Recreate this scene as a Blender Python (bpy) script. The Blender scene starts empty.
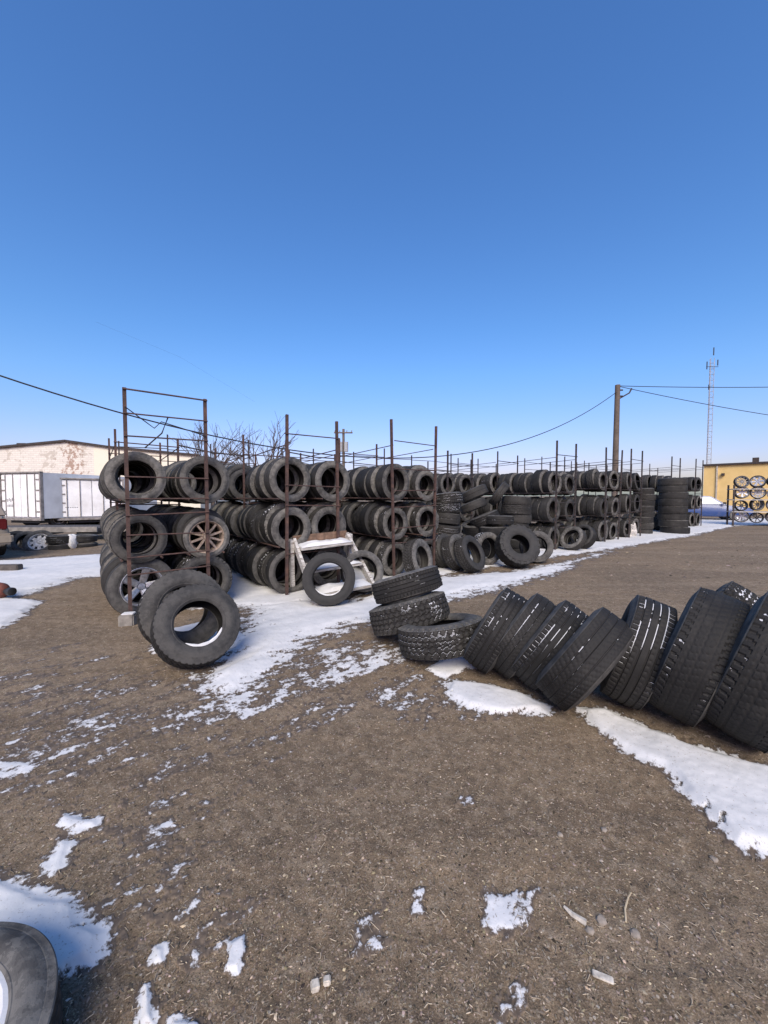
import bpy, bmesh, math, random
import numpy as np
from mathutils import Vector, Matrix, Quaternion

R_ = math.radians
scene = bpy.context.scene
C = scene.collection

# ------------------------------------------------------------------ camera, world, sun, exposure
CAM_Z, FPX, PITCH = 1.40, 384.0, math.atan(16 / 384.0)
cam_data = bpy.data.cameras.new("camera")
cam = bpy.data.objects.new("camera", cam_data); C.objects.link(cam)
cam_data.sensor_fit = 'HORIZONTAL'; cam_data.sensor_width = 36.0
cam_data.lens = 36.0 * FPX / 768.0
cam_data.clip_start = 0.05; cam_data.clip_end = 8000
cam.location = (0, 0, CAM_Z)
cam.rotation_euler = (math.pi / 2 - PITCH, 0, 0)
scene.camera = cam

SUN_AZ, SUN_EL = R_(182), R_(40)      # azimuth clockwise from +Y (the way the camera looks): behind the camera
to_sun = Vector((math.sin(SUN_AZ) * math.cos(SUN_EL), math.cos(SUN_AZ) * math.cos(SUN_EL), math.sin(SUN_EL)))
world = bpy.data.worlds.new("World"); scene.world = world; world.use_nodes = True
wn = world.node_tree.nodes; wl = world.node_tree.links
sky = wn.new('ShaderNodeTexSky'); sky.sky_type = 'NISHITA'; sky.sun_disc = False
sky.sun_elevation = SUN_EL; sky.sun_rotation = SUN_AZ
sky.altitude = 0; sky.air_density = 1.3; sky.dust_density = 1.5; sky.ozone_density = 8.0
hs = wn.new('ShaderNodeHueSaturation'); hs.inputs['Saturation'].default_value = 1.13; hs.inputs['Hue'].default_value = 0.506
wl.new(sky.outputs[0], hs.inputs['Color']); 
def _m(op, a, b):
    n = wn.new('ShaderNodeMath'); n.operation = op
    for i, v in enumerate((a, b)):
        if isinstance(v, (int, float)): n.inputs[i].default_value = v
        else: wl.new(v, n.inputs[i])
    return n.outputs[0]
_s = wn.new('ShaderNodeSeparateColor'); _c = wn.new('ShaderNodeCombineColor'); wl.new(hs.outputs[0], _s.inputs[0])
# camera white balance for the bright sky: a touch more red, less green
wl.new(_m('ADD', _s.outputs[0], _m('MULTIPLY', _m('MAXIMUM', _m('SUBTRACT', _s.outputs[0], 0.75), 0.0), 0.18)), _c.inputs[0])
wl.new(_m('SUBTRACT', _s.outputs[1], _m('MULTIPLY', _m('MAXIMUM', _m('SUBTRACT', _s.outputs[1], 2.5), 0.0), 0.32)), _c.inputs[1])
wl.new(_s.outputs[2], _c.inputs[2]); wl.new(_c.outputs[0], wn['Background'].inputs[0])
wn['Background'].inputs[1].default_value = 0.142

sun_d = bpy.data.lights.new("sun", 'SUN'); sun_d.energy = 3.0; sun_d.angle = R_(34); sun_d.color = (1.0, 0.945, 0.765)
sun = bpy.data.objects.new("sun", sun_d); C.objects.link(sun)
sun.rotation_euler = (-to_sun).to_track_quat('-Z', 'Y').to_euler()
scene.view_settings.view_transform = 'Standard'; scene.view_settings.look = 'None'
scene.view_settings.exposure = 0.50; scene.view_settings.gamma = 1.0
scene.cycles.max_bounces = 6

# ------------------------------------------------------------------ helpers
rng = random.Random(7)
nrng = np.random.default_rng(7)

def ray(px, py):
    F = Vector((0, math.cos(PITCH), -math.sin(PITCH))); U = Vector((0, math.sin(PITCH), math.cos(PITCH)))
    return F + Vector(((px - 384) / FPX, 0, 0)) - U * ((py - 512) / FPX)
def at(px, py, depth):                      # the point on a pixel's line whose distance along +Y is depth
    r = ray(px, py); k = depth / r.y
    return Vector((0, 0, CAM_Z)) + r * k
def onground(px, py, z=0.0):
    r = ray(px, py); k = (z - CAM_Z) / r.z
    return Vector((0, 0, CAM_Z)) + r * k
RO = Vector((-1.41, 5.32, 0)); RU = Vector((0.79, 0.613, 0)).normalized(); RV = Vector((-RU.y, RU.x, 0))
def tv(t, v, z=0.0):                        # along the rack fronts, back into the racks
    p = RO + RU * t + RV * v; p.z = z; return p

# value noise ----------------------------------------------------------------
_perm = np.random.default_rng(3).random((512, 512))
def vnoise(x, y):
    x = np.asarray(x, float); y = np.asarray(y, float)
    xi = np.floor(x).astype(np.int64); yi = np.floor(y).astype(np.int64)
    fx = x - xi; fy = y - yi
    fx = fx * fx * fx * (fx * (fx * 6 - 15) + 10); fy = fy * fy * fy * (fy * (fy * 6 - 15) + 10)
    x0 = xi & 511; x1 = (xi + 1) & 511; y0 = yi & 511; y1 = (yi + 1) & 511
    a = _perm[x0, y0]; b = _perm[x1, y0]; c = _perm[x0, y1]; d = _perm[x1, y1]
    return ((a + (b - a) * fx) * (1 - fy) + (c + (d - c) * fx) * fy) * 2 - 1
def fbm(x, y, octv=4, gain=0.5):
    s = 0; a = 1; t = 0
    for k in range(octv):
        s = s + a * vnoise(x * 2 ** k + 17.3 * k, y * 2 ** k - 9.1 * k); t += a; a *= gain
    return s / t
def gz(x, y):
    x = np.asarray(x, float); y = np.asarray(y, float)
    fade = np.clip(1.5 - np.hypot(x, y) / 40, 0, 1)
    return fade * (0.022 * fbm(x * 0.55, y * 0.55, 2) + 0.008 * fbm(x * 2.7 + 5, y * 2.7, 2))
def gzf(p): return float(gz(p[0], p[1]))

def tag(o, label, cat, group=None, kind=None):
    if label: o['label'] = label
    if cat: o['category'] = cat
    if group: o['group'] = group
    if kind: o['kind'] = kind
    return o
def empty(name, loc=(0, 0, 0), rz=0.0):
    o = bpy.data.objects.new(name, None); C.objects.link(o)
    o.location = loc; o.rotation_euler = (0, 0, rz); o.empty_display_size = 0.1
    return o
def link(name, me, mat=None, parent=None):
    o = bpy.data.objects.new(name, me); C.objects.link(o)
    if mat is not None and not me.materials: me.materials.append(mat)
    if parent is not None: o.parent = parent
    return o
def bm_done(bm, name, mat=None, parent=None, smooth=False):
    me = bpy.data.meshes.new(name); bm.normal_update(); bm.to_mesh(me); bm.free()
    if smooth:
        me.polygons.foreach_set('use_smooth', [True] * len(me.polygons))
        me.set_sharp_from_angle(angle=R_(35))
    return link(name, me, mat, parent)
def bx(bm, c, s, M=None):
    c = Vector(c)
    vs = []
    for dx, dy, dz in ((-1,-1,-1),(1,-1,-1),(1,1,-1),(-1,1,-1),(-1,-1,1),(1,-1,1),(1,1,1),(-1,1,1)):
        p = Vector((dx * s[0] / 2, dy * s[1] / 2, dz * s[2] / 2))
        if M is not None: p = M @ p
        vs.append(bm.verts.new(c + p))
    for f in ((0,3,2,1),(4,5,6,7),(0,1,5,4),(1,2,6,5),(2,3,7,6),(3,0,4,7)):
        bm.faces.new([vs[i] for i in f])
def frame_of(d):
    d = d.normalized(); a = Vector((0, 0, 1)) if abs(d.z) < 0.9 else Vector((1, 0, 0))
    x = d.cross(a).normalized(); y = d.cross(x).normalized(); return x, y
def tube(bm, pts, rads, n=6, caps=True):
    rings = []
    pts = [Vector(p) for p in pts]
    if not isinstance(rads, (list, tuple)): rads = [rads] * len(pts)
    for i, p in enumerate(pts):
        d = (pts[min(i + 1, len(pts) - 1)] - pts[max(i - 1, 0)])
        x, y = frame_of(d)
        rings.append([bm.verts.new(p + (x * math.cos(a) + y * math.sin(a)) * rads[i]) for a in [2 * math.pi * k / n for k in range(n)]])
    for a, b in zip(rings, rings[1:]):
        for k in range(n): bm.faces.new((a[k], a[(k + 1) % n], b[(k + 1) % n], b[k]))
    if caps:
        bm.faces.new(rings[0][::-1]); bm.faces.new(rings[-1])
def box_obj(name, c, s, mat, parent=None, M=None, bevel=0.0):
    bm = bmesh.new(); bx(bm, c, s, M)
    if bevel: bmesh.ops.bevel(bm, geom=bm.edges[:], offset=bevel, segments=2, affect='EDGES')
    return bm_done(bm, name, mat, parent)
def lathe(bm, prof, n=32, close=False):
    rings = []
    for k in range(n):
        a = 2 * math.pi * k / n
        rings.append([bm.verts.new((r * math.cos(a), r * math.sin(a), z)) for r, z in prof])
    m = len(prof)
    for k in range(n):
        A, B = rings[k], rings[(k + 1) % n]
        for j in range(m - 1): bm.faces.new((A[j], B[j], B[j + 1], A[j + 1]))
        if close: bm.faces.new((A[m - 1], B[m - 1], B[0], A[0]))

# ------------------------------------------------------------------ materials
class NT:
    def __init__(s, name):
        s.m = bpy.data.materials.new(name); s.m.use_nodes = True
        s.n = s.m.node_tree.nodes; s.l = s.m.node_tree.links; s.p = s.n['Principled BSDF']
    def node(s, t, **kw):
        n = s.n.new(t)
        for k, v in kw.items():
            if hasattr(n, k): setattr(n, k, v)
            else: n.inputs[k.replace('_', ' ')].default_value = v
        return n
    def link(s, a, b): s.l.new(a, b)
    def noise(s, vec, scale, detail=4, rough=0.55):
        n = s.node('ShaderNodeTexNoise'); n.inputs['Scale'].default_value = scale; n.inputs['Detail'].default_value = detail
        n.inputs['Roughness'].default_value = rough
        if vec is not None: s.link(vec, n.inputs['Vector'])
        return n.outputs['Fac']
    def ramp(s, fac, stops):
        r = s.node('ShaderNodeValToRGB'); e = r.color_ramp.elements
        while len(e) < len(stops): e.new(0.5)
        for k, (p, c) in enumerate(stops):
            e[k].position = p; e[k].color = (*c, 1) if len(c) == 3 else c
        s.link(fac, r.inputs[0]); return r.outputs[0]
    def mix(s, fac, a, b):
        m = s.node('ShaderNodeMix'); m.data_type = 'RGBA'
        for sock, v in ((m.inputs[0], fac), (m.inputs[6], a), (m.inputs[7], b)):
            if isinstance(v, bpy.types.NodeSocket): s.link(v, sock)
            elif isinstance(v, (int, float)): sock.default_value = v
            else: sock.default_value = (*v, 1) if len(v) == 3 else v
        return m.outputs[2]
    def math(s, op, a, b=0.0):
        m = s.node('ShaderNodeMath'); m.operation = op
        for i, v in enumerate((a, b)):
            if isinstance(v, bpy.types.NodeSocket): s.link(v, m.inputs[i])
            else: m.inputs[i].default_value = v
        return m.outputs[0]
    def bump(s, h, strength=0.4, dist=0.01):
        b = s.node('ShaderNodeBump'); b.inputs['Strength'].default_value = strength; b.inputs['Distance'].default_value = dist
        s.link(h, b.inputs['Height']); s.link(b.outputs[0], s.p.inputs['Normal'])
    def obj(s): return s.node('ShaderNodeTexCoord').outputs['Object']
    def pos(s): return s.node('ShaderNodeNewGeometry').outputs['Position']

def simple(name, col, rough=0.6, metal=0.0, var=0.25, scale=8.0, bump=0.0, spec=0.5):
    t = NT(name); f = t.noise(t.obj(), scale)
    lo = tuple(c * (1 - var) for c in col); hi = tuple(min(1, c * (1 + var)) for c in col)
    t.link(t.ramp(f, [(0.3, lo), (0.7, hi)]), t.p.inputs['Base Color'])
    t.p.inputs['Roughness'].default_value = rough; t.p.inputs['Metallic'].default_value = metal
    t.p.inputs['Specular IOR Level'].default_value = spec
    if bump: t.bump(f, bump, 0.01)
    return t.m

def mat_rubber(name):
    t = NT(name); o = t.obj()
    inf = t.node('ShaderNodeObjectInfo'); rnd = inf.outputs['Random']
    at_g = t.node('ShaderNodeAttribute'); at_g.attribute_name = 'groove'
    at_s = t.node('ShaderNodeAttribute'); at_s.attribute_name = 'side'
    sn = t.node('ShaderNodeAttribute'); sn.attribute_type = 'OBJECT'; sn.attribute_name = 'snow'
    add = t.node('ShaderNodeVectorMath'); add.operation = 'ADD'
    comb = t.node('ShaderNodeCombineXYZ')
    t.link(t.math('MULTIPLY', rnd, 37.0), comb.inputs[0]); t.link(t.math('MULTIPLY', rnd, 91.0), comb.inputs[1])
    t.link(o, add.inputs[0]); t.link(comb.outputs[0], add.inputs[1]); v = add.outputs[0]
    dk0 = t.node('ShaderNodeAttribute'); dk0.attribute_type = 'OBJECT'; dk0.attribute_name = 'dark'
    n1 = t.noise(v, 5.0, 5, 0.6); n2 = t.noise(v, 60.0, 4, 0.6)
    tread = t.ramp(n1, [(0.3, (0.006, 0.006, 0.0062)), (0.55, (0.012, 0.0119, 0.0117)), (0.8, (0.040, 0.038, 0.034))])
    side = t.ramp(n1, [(0.28, (0.048, 0.046, 0.043)), (0.50, (0.108, 0.103, 0.093)), (0.75, (0.200, 0.189, 0.167))])
    # dusty tyres differ one from the next
    n3 = t.noise(v, 17.0, 5, 0.7)
    side = t.mix(t.math('MULTIPLY', t.math('GREATER_THAN', n3, 0.53), 0.30), side, (0.220, 0.208, 0.185))
    side = t.mix(t.math('MULTIPLY', t.math('LESS_THAN', n3, 0.44), 0.40), side, (0.035, 0.033, 0.031))
    dk = t.node('ShaderNodeAttribute'); dk.attribute_type = 'OBJECT'; dk.attribute_name = 'dark'
    pl = t.node('ShaderNodeAttribute'); pl.attribute_type = 'OBJECT'; pl.attribute_name = 'pale'
    side = t.mix(t.math('MULTIPLY', t.math('MAXIMUM', t.math('MULTIPLY', t.math('MULTIPLY', rnd, rnd), 1.0), dk.outputs['Fac']), t.math('SUBTRACT', 1.0, pl.outputs['Fac'])), side, (0.024, 0.024, 0.024))
    rnd2 = t.math('FRACT', t.math('MULTIPLY', rnd, 7.13))
    tread = t.mix(t.math('MULTIPLY', t.math('MULTIPLY', rnd2, t.math('SUBTRACT', 1.0, dk0.outputs['Fac'])), t.math('MULTIPLY', n1, 0.50)), tread, (0.125, 0.116, 0.100))
    groove_dirt = t.mix(at_g.outputs['Fac'], tread, (0.016, 0.015, 0.014))
    col = t.mix(at_s.outputs['Fac'], groove_dirt, side)
    col = t.mix(t.math('MULTIPLY', n2, 0.16), col, (0.05, 0.047, 0.042))
    # snow packed into the upward tread grooves
    geo = t.node('ShaderNodeNewGeometry'); sep = t.node('ShaderNodeSeparateXYZ'); t.link(geo.outputs['True Normal'], sep.inputs[0])
    up = t.math('MULTIPLY', t.math('SUBTRACT', sep.outputs[2], 0.22), 4.0)
    up = t.math('MINIMUM', t.math('MAXIMUM', up, 0.0), 1.0)
    patch = t.math('GREATER_THAN', t.math('ADD', t.math('MULTIPLY', t.noise(v, 6.0, 3), 0.7), t.math('MULTIPLY', t.noise(v, 32.0, 3), 0.3)), t.math('SUBTRACT', 0.625, t.math('MULTIPLY', sn.outputs['Fac'], 0.17)))
    gmask = t.math('GREATER_THAN', at_g.outputs['Fac'], 0.80)
    f = t.math('MULTIPLY', t.math('MULTIPLY', up, patch), t.math('MULTIPLY', gmask, t.math('GREATER_THAN', sn.outputs['Fac'], 0.05)))
    col = t.mix(t.math('MULTIPLY', f, 0.85), col, (0.60, 0.61, 0.63))
    t.link(col, t.p.inputs['Base Color'])
    t.link(t.math('ADD', t.math('MULTIPLY', n1, 0.25), 0.58), t.p.inputs['Roughness'])
    t.p.inputs['Specular IOR Level'].default_value = 0.22
    # moulded rings, fine radial serration and a lettering-like band on the sidewalls
    sp = t.node('ShaderNodeSeparateXYZ'); t.link(o, sp.inputs[0])
    rr = t.math('SQRT', t.math('ADD', t.math('MULTIPLY', sp.outputs[0], sp.outputs[0]), t.math('MULTIPLY', sp.outputs[1], sp.outputs[1])))
    ang_ = t.math('ARCTAN2', sp.outputs[1], sp.outputs[0])
    rings = t.math('MULTIPLY', t.math('GREATER_THAN', t.math('SINE', t.math('MULTIPLY', rr, 330.0)), 0.86), 1.0)
    cv = t.node('ShaderNodeCombineXYZ'); t.link(t.math('MULTIPLY', ang_, 9.0), cv.inputs[0]); t.link(t.math('MULTIPLY', rr, 26.0), cv.inputs[1]); t.link(t.math('MULTIPLY', rnd, 30.0), cv.inputs[2])
    letters = t.math('GREATER_THAN', t.noise(cv.outputs[0], 1.6, 2), 0.60)
    mould = t.math('MULTIPLY', at_s.outputs['Fac'], t.math('ADD', rings, t.math('MULTIPLY', letters, 0.8)))
    t.bump(t.math('ADD', t.math('ADD', n2, t.math('MULTIPLY', n1, 0.6)), t.math('MULTIPLY', mould, 0.55)), 0.45, 0.004)
    return t.m
RUBBER = mat_rubber('rubber')

def mat_ground():
    t = NT('dirt_gravel'); p = t.pos()
    big = t.noise(p, 0.55, 5, 0.6); mid = t.noise(p, 4.0, 6, 0.65); fine = t.noise(p, 55.0, 6, 0.7); vfine = t.noise(p, 210.0, 4, 0.7)
    base = t.ramp(mid, [(0.28, (0.118, 0.083, 0.051)), (0.5, (0.180, 0.131, 0.082)), (0.72, (0.250, 0.187, 0.119))])
    bigc = t.ramp(big, [(0.35, (0.140, 0.104, 0.067)), (0.65, (0.220, 0.158, 0.095))])
    base = t.mix(0.5, base, bigc)
    mpt = t.node('ShaderNodeMapping'); mpt.inputs['Rotation'].default_value = (0, 0, R_(-42)); mpt.inputs['Scale'].default_value = (0.22, 2.1, 1); t.link(p, mpt.inputs[0])
    trk = t.noise(mpt.outputs[0], 1.0, 3, 0.5)          # old wheel tracks, packed lighter and darker
    base = t.mix(t.math('MULTIPLY', t.math('GREATER_THAN', trk, 0.55), 0.30), base, (0.28, 0.215, 0.145))
    base = t.mix(t.math('MULTIPLY', t.math('LESS_THAN', trk, 0.43), 0.32), base, (0.10, 0.072, 0.048))
    m2 = t.noise(p, 16.0, 5, 0.7)
    base = t.mix(t.math('MULTIPLY', t.math('LESS_THAN', m2, 0.45), 0.34), base, (0.085, 0.062, 0.041))
    base = t.mix(t.math('MULTIPLY', t.math('GREATER_THAN', m2, 0.57), 0.38), base, (0.31, 0.245, 0.17))
    base = t.mix(t.math('MULTIPLY', t.math('GREATER_THAN', fine, 0.60), 0.55), base, (0.32, 0.265, 0.205))
    base = t.mix(t.math('MULTIPLY', t.math('LESS_THAN', fine, 0.40), 0.6), base, (0.075, 0.055, 0.037))
    vor = t.node('ShaderNodeTexVoronoi'); vor.inputs['Scale'].default_value = 95.0; t.link(p, vor.inputs['Vector'])
    sepc = t.node('ShaderNodeSeparateColor'); t.link(vor.outputs['Color'], sepc.inputs[0])
    peb = t.math('MULTIPLY', t.math('GREATER_THAN', sepc.outputs[0], 0.90), t.math('LESS_THAN', vor.outputs['Distance'], 0.42))
    pc = t.ramp(sepc.outputs[1], [(0.0, (0.15, 0.115, 0.075)), (0.6, (0.29, 0.235, 0.165)), (1.0, (0.46, 0.41, 0.33))])
    base = t.mix(t.math('MULTIPLY', peb, 0.85), base, pc)
    base = t.mix(t.math('MULTIPLY', t.math('LESS_THAN', vfine, 0.45), 0.45), base, (0.055, 0.040, 0.027))
    base = t.mix(t.math('MULTIPLY', t.math('GREATER_THAN', vfine, 0.60), 0.45), base, (0.40, 0.33, 0.24))
    t.link(base, t.p.inputs['Base Color']); t.p.inputs['Roughness'].default_value = 0.92
    t.p.inputs['Specular IOR Level'].default_value = 0.25
    h = t.math('ADD', t.math('MULTIPLY', fine, 0.9), t.math('ADD', t.math('MULTIPLY', vfine, 0.4), t.math('ADD', t.math('MULTIPLY', peb, 0.35), t.math('MULTIPLY', mid, 1.2))))
    t.bump(h, 0.65, 0.012)
    return t.m
GROUND = mat_ground()

def mat_snow(name='snow', cover=False):
    t = NT(name); p = t.pos()
    f = t.noise(p, 9.0, 5); g = t.noise(p, 160.0, 3)
    c = t.ramp(f, [(0.3, (0.54, 0.54, 0.525)), (0.7, (0.63, 0.625, 0.605))])
    rgh = 0.75; h = t.math('ADD', t.math('MULTIPLY', g, 0.4), f)
    if cover:            # thin snow breaks up over the dirt beneath it
        at_c = t.node('ShaderNodeAttribute'); at_c.attribute_name = 'cover'
        n1 = t.noise(p, 42.0, 5, 0.7); n2 = t.noise(p, 150.0, 4, 0.7); n3 = t.noise(p, 11.0, 4, 0.6)
        m = t.math('ADD', t.math('MULTIPLY', at_c.outputs['Fac'], 1.15), t.math('ADD', t.math('MULTIPLY', t.math('SUBTRACT', n1, 0.5), 1.5), t.math('ADD', t.math('MULTIPLY', t.math('SUBTRACT', n2, 0.5), 0.8), t.math('MULTIPLY', t.math('SUBTRACT', n3, 0.5), 0.5))))
        m = t.math('MINIMUM', t.math('MAXIMUM', t.math('MULTIPLY', t.math('SUBTRACT', m, 0.0), 4.0), 0.0), 1.0)
        dirt = t.ramp(n1, [(0.3, (0.085, 0.062, 0.042)), (0.55, (0.165, 0.122, 0.080)), (0.75, (0.25, 0.19, 0.13))])
        damp = t.math('MINIMUM', t.math('MAXIMUM', t.math('MULTIPLY', t.math('ADD', at_c.outputs['Fac'], 0.30), 4.0), 0.0), 0.75)
        dirt = t.mix(damp, dirt, (0.066, 0.048, 0.033))
        specks = t.math('MULTIPLY', t.math('GREATER_THAN', t.noise(p, 75.0, 4, 0.7), 0.625), 0.55)
        c = t.mix(specks, c, (0.28, 0.23, 0.175))
        c = t.mix(m, dirt, c)
        h = t.math('ADD', h, t.math('MULTIPLY', m, 0.9))
    t.link(c, t.p.inputs['Base Color']); t.p.inputs['Roughness'].default_value = rgh
    t.bump(h, 0.20, 0.008)
    return t.m
GSNOW = mat_snow('ground_snow', True)
SNOW = mat_snow()

def mat_rust(name, base=(0.085, 0.045, 0.034), dark=(0.030, 0.020, 0.018)):
    t = NT(name); o = t.pos()
    n = t.noise(o, 14.0, 6, 0.65); n2 = t.noise(o, 90.0, 4)
    c = t.ramp(n, [(0.30, dark), (0.55, base), (0.75, (0.16, 0.085, 0.055))])
    c = t.mix(t.math('MULTIPLY', n2, 0.3), c, (0.06, 0.05, 0.05))
    t.link(c, t.p.inputs['Base Color']); t.p.inputs['Roughness'].default_value = 0.8; t.p.inputs['Metallic'].default_value = 0.15
    t.bump(n2, 0.4, 0.003)
    return t.m
RUST = mat_rust('rusty_steel'); DARKSTEEL = mat_rust('dark_steel', (0.04, 0.032, 0.03), (0.018, 0.016, 0.016))

def mat_paint_wood():
    t = NT('weathered_white_wood'); o = t.obj()
    mp = t.node('ShaderNodeMapping'); mp.inputs['Scale'].default_value = (1, 12, 12); t.link(o, mp.inputs[0])
    n = t.noise(mp.outputs[0], 6.0, 6, 0.7)
    c = t.ramp(n, [(0.36, (0.13, 0.10, 0.08)), (0.5, (0.40, 0.38, 0.34)), (0.62, (0.56, 0.54, 0.50))])
    t.link(c, t.p.inputs['Base Color']); t.p.inputs['Roughness'].default_value = 0.85; t.bump(n, 0.5, 0.004)
    return t.m
WWOOD = mat_paint_wood()
BROWNWOOD = simple('brown_wood', (0.16, 0.10, 0.065), 0.85, 0, 0.5, 20, 0.4)
GREYWOOD = simple('grey_wood', (0.07, 0.06, 0.052), 0.9, 0, 0.4, 9, 0.4)
CONCRETE = simple('concrete', (0.20, 0.185, 0.16), 0.9, 0, 0.3, 16, 0.5)
SILVER = simple('dull_alloy', (0.38, 0.38, 0.39), 0.45, 0.75, 0.35, 25)
BRONZE = simple('dusty_bronze_alloy', (0.36, 0.28, 0.215), 0.55, 0.45, 0.4, 30)
STEELWHITE = simple('white_steel_wheel', (0.48, 0.47, 0.45), 0.6, 0.1, 0.45, 22)
BLACKPAINT = simple('black_part', (0.018, 0.018, 0.019), 0.5, 0, 0.2, 10)
WIRE = simple('black_cable', (0.015, 0.015, 0.016), 0.6, 0, 0.2, 5)

# ------------------------------------------------------------------ ground
def polar_mesh(ang, rad):
    A, Rr = np.meshgrid(ang, rad)            # rows: rad, cols: ang
    return Rr * np.sin(A), Rr * np.cos(A)
def grid_mesh(name, X, Y, Z, keep=None, wrap=False, attr=None):
    nr, na = X.shape
    idx = np.arange(nr * na).reshape(nr, na)
    if wrap:
        nxt = np.roll(idx, -1, axis=1); a = idx[:-1]; b = nxt[:-1]; c = nxt[1:]; d = idx[1:]
    else:
        a = idx[:-1, :-1]; b = idx[:-1, 1:]; c = idx[1:, 1:]; d = idx[1:, :-1]
    q = np.stack([a, d, c, b], -1).reshape(-1, 4)[:, ::1]
    if keep is not None:
        kf = keep.ravel()[q].any(axis=1); q = q[kf]
        used = np.unique(q); remap = np.full(nr * na, -1); remap[used] = np.arange(len(used)); q = remap[q]
        co = np.stack([X.ravel()[used], Y.ravel()[used], Z.ravel()[used]], 1)
    else:
        co = np.stack([X.ravel(), Y.ravel(), Z.ravel()], 1)
    # angle grows clockwise seen from above: make the normals point up
    q = q[:, ::-1]
    me = bpy.data.meshes.new(name)
    me.vertices.add(len(co)); me.vertices.foreach_set('co', co.astype(np.float32).ravel())
    me.loops.add(len(q) * 4); me.loops.foreach_set('vertex_index', q.astype(np.int32).ravel())
    me.polygons.add(len(q)); me.polygons.foreach_set('loop_start', (np.arange(len(q)) * 4).astype(np.int32))
    me.update(calc_edges=True); me.validate()
    if attr is not None:
        av = attr[1].ravel()[used] if keep is not None else attr[1].ravel()
        at_ = me.attributes.new(attr[0], 'FLOAT', 'POINT'); at_.data.foreach_set('value', av.astype(np.float32))
    me.polygons.foreach_set('use_smooth', np.ones(len(me.polygons), bool))
    return me

def rough(X, Y):
    r = np.hypot(X, Y); fade = np.clip(1.3 - r / 12, 0, 1)
    return fade * (0.006 * fbm(X * 9, Y * 9, 3) + 0.0035 * fbm(X * 33, Y * 33, 2))
ang = np.concatenate([np.radians(np.arange(-68, 68, 0.22)), np.radians(np.arange(68, 292, 4.0))])
rad = np.concatenate([[0.02, 0.2], np.exp(np.arange(math.log(0.45), math.log(60), 0.0105)), np.exp(np.arange(math.log(62), math.log(5000), 0.16))])
X, Y = polar_mesh(ang, rad)
ground_me = grid_mesh('ground', X, Y, gz(X, Y) + rough(X, Y), wrap=True)
ground = link('ground', ground_me, GROUND)
if ground_me.polygons[len(ground_me.polygons) // 2].normal.z < 0: ground_me.flip_normals()
tag(ground, 'brown dirt and fine gravel yard with thawing patches', 'ground', kind='structure')

# ------------------------------------------------------------------ snow: real sheets that rise out of the dirt
def gp(*pts): return [onground(px, py).to_2d() for px, py in pts]
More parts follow.
